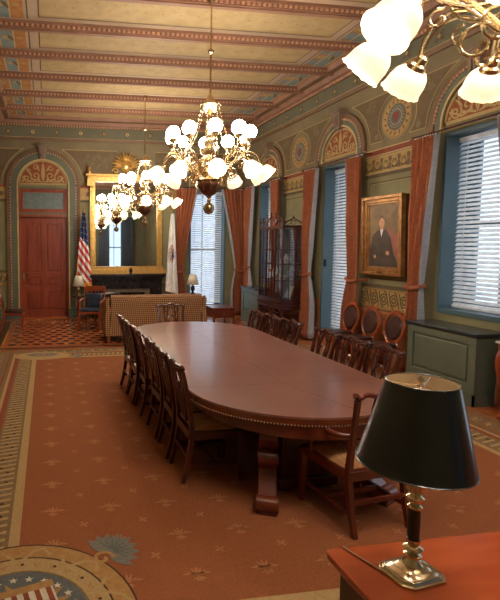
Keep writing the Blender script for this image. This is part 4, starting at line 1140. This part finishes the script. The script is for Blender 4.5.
mb.box(0,.03,-W_,W_,zt,zt+.06).box(0,Dp,-W_,-W_+.03,zt,zt+.06).box(0,Dp,W_-.03,W_,zt,zt+.06).box(0,.03,-W_,W_,.76,.8).box(0,Dp,-W_,-W_+.03,.76,.8)
mb.box(0.03,Dp,-W_+.03,W_-.03,zt+.03,zt+.05)
mb.build('carcass', m, t, bevel=.003)
mb = MB()   # glazing bars
for y in (-.38, -.07, .07, .38): mb.box(.012,.026,y-.007,y+.007,.8,zt)
for z in (1.2, 1.55, 1.85): mb.box(.012,.026,-W_+.02,W_-.02,z-.007,z+.007); mb.box(.02,Dp,-W_+.012,-W_+.026,z-.007,z+.007)
for x in (.17, .31): mb.box(x-.007,x+.007,-W_+.012,-W_+.026,.8,zt)
mb.build('glazing_bars', m, t, smooth=False)
MB().mat(M['cabglass']).box(.016,.02,-W_+.04,W_-.04,.8,zt).build('front_glass', parent=t, smooth=False)
MB().mat(M['cabglass']).box(.04,Dp-.04,-W_+.016,-W_+.02,.8,zt).build('side_glass', parent=t, smooth=False)
MB().mat(M['mirror']).box(Dp-.016,Dp-.01,-W_+.04,W_-.04,.8,zt).build('mirror_back', parent=t, smooth=False)
for z in (1.19, 1.54, 1.84): MB().box(.04,Dp-.03,-W_+.04,W_-.04,z-.006,z+.006).build('shelf', m, t, smooth=False)
mb = MB()   # ogee pediments and pinnacles
for y0, y1, h in ((-W_, -.2, .16), (-.2, .2, .26), (.2, W_, .16)):
    yc = (y0+y1)/2
    for sg in (-1, 1):
        e = y0 if sg < 0 else y1
        mb.tube(bez([(.015, e, zt+.06), (.015, e+(yc-e)*.35, zt+.07+h*.8), (.015, yc, zt+.06+h*.5), (.015, yc, zt+.06+h)], 10), .013, 5)
        mb.tube(bez([(.015, e, zt-.12), (.015, e+(yc-e)*.4, zt+.05), (.015, yc, zt-.02)], 8), .009, 5)
    mb.sph((.015, yc, zt+.07+h), .024, 8, 5); mb.tube([(.015, yc, zt+.06), (.015, yc, zt+.06+h)], .008, 5)
    mb.tube([(.015, yc+.06*cos(k*.6), zt+.06+h*.35+.05*sin(k*.6)) for k in range(11)], .007, 5)
for sg in (0, 1):
    a = .02+sg*(Dp-.04); mb.tube(bez([(a, -W_+.015, zt+.06), (a+(Dp/2-a)*.35, -W_+.015, zt+.2), (Dp/2, -W_+.015, zt+.14), (Dp/2, -W_+.015, zt+.26)], 10), .013, 5)
mb.tube([(Dp/2+.06*cos(k*.6), -W_+.015, zt+.12+.04*sin(k*.6)) for k in range(11)], .007, 5)
mb.build('ogee_cresting', m, t)
for (x, y, h) in ((.02,-W_+.02,.2),(.02,-.2,.3),(.02,.2,.3),(.02,W_-.02,.22),(Dp-.02,-W_+.02,.16)):
    MB().lathe([(.022,zt+.06),(.022,zt+h-.08),(.034,zt+h-.07),(.02,zt+h-.05),(.01,zt+h),(.02,zt+h+.02),(1e-4,zt+h+.05)], (x,y,0), 8).build('pinnacle', m, t)
# contents
k = 0
for (y, z, nme, lb) in ((-.35,.76,'book','open illustrated book leaning on the bottom shelf of the china cabinet'),(-.2,1.2,'china_bowl','white bowl on the middle shelf of the china cabinet, near side'),(.25,1.2,'china_plate','white plate standing on the middle shelf of the china cabinet'),(-.3,1.55,'china_vase','white vase on the upper middle shelf of the china cabinet')):
    if nme == 'book':
        e = thing(nme, lb, 'book', (5.1, 9.95+y, .8)); MB().add([(-.02,-.15,0),(-.02,.15,0),(.08,.15,.3),(.08,-.15,.3),(.01,-.15,0),(.01,.15,0),(.11,.15,.3),(.11,-.15,.3)], [(0,1,2,3),(7,6,5,4),(0,4,5,1),(3,2,6,7),(0,3,7,4),(1,5,6,2)]).build('cover', M['book'], e, smooth=False)
        MB().add([(-.023,-.13,.02),(-.023,.13,.02),(.07,.13,.28),(.07,-.13,.28)], [(0,1,2,3)]).build('page', M['china'], e, solid=.004)
    elif nme == 'china_plate':
        o = MB().mat(M['china']).lathe([(1e-4,0),(.07,.0),(.12,.02),(.13,.03),(.12,.024),(.07,.006),(1e-4,.006)], (0,0,.13), 20, axis=(-1,0,.2)).build(nme); o.location = (5.12, 9.95+y, z+.008); tag(o, lb, 'plate')
    else:
        pr = [(.04,0),(.05,.01),(.1,.07),(.11,.09),(.1,.085),(1e-4,.02)] if nme == 'china_bowl' else [(.04,0),(.07,.06),(.08,.12),(.04,.18),(.05,.22)]
        o = MB().mat(M['china']).lathe(pr, n=18).build(nme); o.location = (5.08, 9.95+y, z-.003); tag(o, lb, nme.split('_')[1])

# ------------------------------------------------------------------ portrait
t = thing('portrait_painting', 'gilt framed oil portrait of a seated person in dark coat on the window wall', 'painting', (XR-.02, 7.08, 1.46))
w, h = .475, 1.28
tfp = lambda a, b, o: (-o-.06-.03*b, a, b)
mb = MB(tfp).mat(M['oldgilt'])
for (b0, b1, o0, o1) in ((0, .05, 0, .08), (.05, .1, 0, .05), (.1, .13, 0, .03)):
    mb.box(-w+b0, -w+b1, b0, h-b0, o0, o1); mb.box(w-b1, w-b0, b0, h-b0, o0, o1); mb.box(-w+b1, w-b1, b0, b1, o0, o1); mb.box(-w+b1, w-b1, h-b1, h-b0, o0, o1)
mb.build('gilt_frame', parent=t, bevel=.006)
MB(tfp).mat(M['mahdark']).box(-w+.01, w-.01, .01, h-.01, -.06, 0).build('backing', parent=t, smooth=False)
mb = MB(tfp).mat(M['canvas']).box(-w+.13, w-.13, .13, h-.13, 0, .012)
mb.mat(M['pink']).fpoly([(-.33,.3),(-.1,.3),(-.05,.6),(-.12,.78),(-.25,.66),(-.34,.7)], .0125); mb.fpoly([(.14,.35),(.34,.3),(.32,.56),(.2,.6)], .0125)
mb.mat(M['coat']).fpoly([(-.34,.14),(.34,.14),(.33,.4),(.24,.66),(.12,.74),(-.06,.74),(-.16,.62),(-.22,.4)], .013)
mb.mat(M['fwhite']).fpoly([(.0,.75),(.08,.75),(.05,.62)], .0135)
mb.mat(M['stbrown']).disc(.04, .875, .088, .0138, 20, ea=.84); mb.mat(M['skin']).disc(.04, .845, .082, .014, 20, ea=.82); mb.disc(-.1, .36, .035, .014, 10, ea=1.3); mb.disc(.2, .3, .03, .014, 10); mb.rect(.01,.07,.74,.79,.0136)
mb.mat(M['stbrown']).fpoly([(.015,.86),(.03,.86),(.03,.852),(.015,.852)], .015).fpoly([(.055,.86),(.07,.86),(.07,.852),(.055,.852)], .015).fpoly([(.025,.80),(.06,.80),(.06,.793),(.025,.793)], .015)
mb.build('canvas', parent=t, smooth=False)
MB(tfp).mat(M['brass']).box(-.06,.06,.03,.06,.08,.085).build('name_plate', parent=t, smooth=False)

# ------------------------------------------------------------------ console at right edge
t = thing('console_table', 'carved orange red console table with pale top cut by the right edge', 'table', (5.2, 4.1, 0)); m = M['redwood']
MB().mat(M['marbletop']).box(-.27,.25,-.5,.5,.86,.885).build('marble_top', parent=t, bevel=.005)
MB().box(-.25,.24,-.48,.48,.76,.86).build('apron', m, t, bevel=.01)
for sx in (-1, 1):
    for sy in (-1, 1):
        x = -.2 if sx < 0 else .19; y = sy*.42; f = -1 if sx < 0 else .2
        mb = MB().tube(bez([(x,y,.8),(x+f*.12,y,.72),(x+f*.1,y,.5),(x+.04,y,.36),(x+f*.0,y,.15),(x+f*.02,y,.07)], 14), [.05,.052,.054,.052,.048,.043,.038,.034,.03,.028,.026,.024,.023,.024,.026], 10)
        mb.sph((x+f*.03,y,.035), .035, 12, 8)
        mb.build('leg', m, t)
MB().tube(bez([(-.2,-.4,.3),(-.1,0,.2),(-.2,.4,.3)], 10), .02, 6).build('stretcher', m, t)

# ------------------------------------------------------------------ desk + lamp
t = thing('desk', 'polished orange red wooden desk in the near right corner', 'desk', (1.06, 1.66, 0))
def rrect(x0, x1, y0, y1, r, n=6):
    pts = []
    for cx_, cy_, a in ((x1-r, y1-r, 0), (x0+r, y1-r, pi/2), (x0+r, y0+r, pi), (x1-r, y0+r, 3*pi/2)):
        for i in range(n+1): pts.append((cx_+r*cos(a+pi/2*i/n), cy_+r*sin(a+pi/2*i/n)))
    return pts
MB().mat(M['desk']).prism(rrect(0, 1.85, -.95, 0, .035), .735, .76).prism(rrect(.008, 1.842, -.942, -.008, .03), .722, .735).build('desktop', parent=t, bevel=.005)
MB().mat(M['deskside']).box(.045, 1.8, -.9, -.045, .58, .722).build('apron', parent=t, bevel=.003)
for x0 in (.045, 1.35):
    MB().mat(M['deskside']).box(x0, x0+.45, -.9, -.045, .06, .58).build('pedestal', parent=t, bevel=.003)
    MB().mat(M['mahdark']).box(x0-.01, x0+.46, -.91, -.035, 0.016, .06).build('plinth', parent=t, bevel=.003)
    for z in (.1, .34):
        o = MB().mat(M['deskside']).box(x0+.04, x0+.41, -.915, -.9, z, z+.2).build('drawer', parent=t, bevel=.003); MB().mat(M['brass']).sph((x0+.225,-.925,z+.1), .015, 8, 5).build('knob', parent=o)
MB().mat(M['deskside']).box(.033,.045,-.84,-.1,.12,.56).build('side_panel', parent=t, bevel=.004)
t = thing('desk_lamp', 'brass table lamp with tapered black shade standing on the red desk', 'lamp', (1.296, 1.48, .76), R(8)); s = 1.0
mb = MB().mat(M['silver'])
def octo(a, b, z0, z1, k=1.0):
    c_ = .38*b
    P_ = lambda a, b: [(-a,-b+c_),(-a+c_,-b),(a-c_,-b),(a,-b+c_),(a,b-c_),(a-c_,b),(-a+c_,b),(-a,b-c_)]
    p, q = P_(a, b), P_(a*k, b*k); vs = [(x,y,z0) for x, y in p]+[(x,y,z1) for x, y in q]
    mb.add(vs, [tuple(reversed(range(8))), tuple(range(8,16))]+[(i,(i+1)%8,8+(i+1)%8,8+i) for i in range(8)])
octo(.098,.078,0,.009); octo(.09,.07,.009,.02,.93); octo(.078,.06,.02,.03,.8); octo(.058,.044,.03,.04,.75)
mb.build('lamp_foot', parent=t, bevel=.0015)
MB().mat(M['silver']).lathe([(.036,.038),(.022,.052),(.018,.062),(.03,.07),(.03,.076),(.017,.084),(.034,.1),(.03,.106),(.018,.112),(.024,.128),(.026,.135)], n=24).build('lower_knop', parent=t)
MB().mat(M['blackm']).lathe([(.021,.135),(.0215,.25)], n=24).build('black_column', parent=t)
MB().mat(M['silver']).lathe([(.025,.25),(.025,.256),(.015,.264),(.03,.278),(.03,.29),(.017,.3),(.026,.31),(.033,.318),(.033,.37),(.036,.374),(.018,.38),(.014,.41)], n=24).build('candle_cup', parent=t)
mb = MB().mat(M['silver'])
for sg in (-1, 1): mb.tube(bez([(sg*.015,0,.4),(sg*.08,0,.45),(sg*.07,0,.6),(0,0,.69)], 12), .0025, 6)
mb.lathe([(.012,.40),(.016,.41),(.016,.46),(.03,.48)], n=12)
mb.build('harp', parent=t)
zb, ztp = .415, .71; r0, r1 = .187, .114
lean = lambda x, y, z: (x+.017*(z-zb)/(ztp-zb), y, z)
mb = MB(lean).mat(M['blackm']).lathe([(r0,zb),(r1,ztp)], (-.012,0,0), n=72, scal=(0,1,0)); mb.build('black_shade', parent=t, ang=80)
MB(lean).mat(M['shadein']).lathe([(r1-.002,ztp),(r0-.002,zb+.0)], (-.012,0,0), n=72, scal=(0,1,0)).build('shade_lining', parent=t, ang=80)
for rr, zz in ((r1, ztp), (r0, zb)): MB(lean).mat(M['blackm']).tube([(rr*cos(a)-.012, rr*sin(a), zz) for a in [2*pi*i/48 for i in range(49)]], .0022, 6).build('shade_rim', parent=t)
mb = MB().mat(M['silver'])
for k in range(3): a = k*2*pi/3+.4; mb.tube([(0,0,ztp-.012),(.05*cos(a),.05*sin(a),ztp-.014),(r1*cos(a)-.012,r1*sin(a),ztp-.002)], .0022, 5)
mb.build('shade_spider', parent=t)
MB().mat(M['silver']).lathe([(.006,.685),(.014,.695),(.006,.705),(.012,.715),(.01,.725),(1e-4,.735)], n=12).build('finial', parent=t)
MB().mat(M['shade']).sph((0,0,.53), .03, 12, 8, 1.3).build('bulb', M['china'], t)
o = MB().mat(M['cord']).tube(bez([(-.09,.0,.006),(-.1,.06,.004),(-.12,.12,.004),(-.13,.19,.004)], 12)+[(-.135,.2,-.03)], .004, 6).build('power_cord', parent=t)

# ------------------------------------------------------------------ light, world, camera
w = bpy.data.worlds.new('sky'); bpy.context.scene.world = w; w.use_nodes = True
bg = w.node_tree.nodes['Background']; bg.inputs[0].default_value = (.72,.86,1.0,1); bg.inputs[1].default_value = 1.0
def area(name, loc, rot, sx, sy, e, col):
    l = bpy.data.lights.new(name, 'AREA'); l.shape = 'RECTANGLE'; l.size = sx; l.size_y = sy; l.energy = e; l.color = col
    o = bpy.data.objects.new(name, l); C.objects.link(o); o.location = loc; o.rotation_euler = rot; return o
sc = bpy.context.scene
cam = bpy.data.cameras.new('camera'); co = bpy.data.objects.new('camera', cam); C.objects.link(co); sc.camera = co
f = 480.0; yaw, pitch = R(8.622), R(4.408)
cam.sensor_fit = 'HORIZONTAL'; cam.sensor_width = 36; cam.lens = f/500*36; cam.shift_x = (250-120)/500; cam.shift_y = -(300-282)/500
cam.clip_start = .05; co.location = (0, 0, 1.95); co.rotation_euler = (pi/2-pitch, 0, -yaw)
sc.view_settings.view_transform = 'Standard'; sc.view_settings.look = 'None'; sc.view_settings.gamma = 1; sc.view_settings.exposure = 0.95
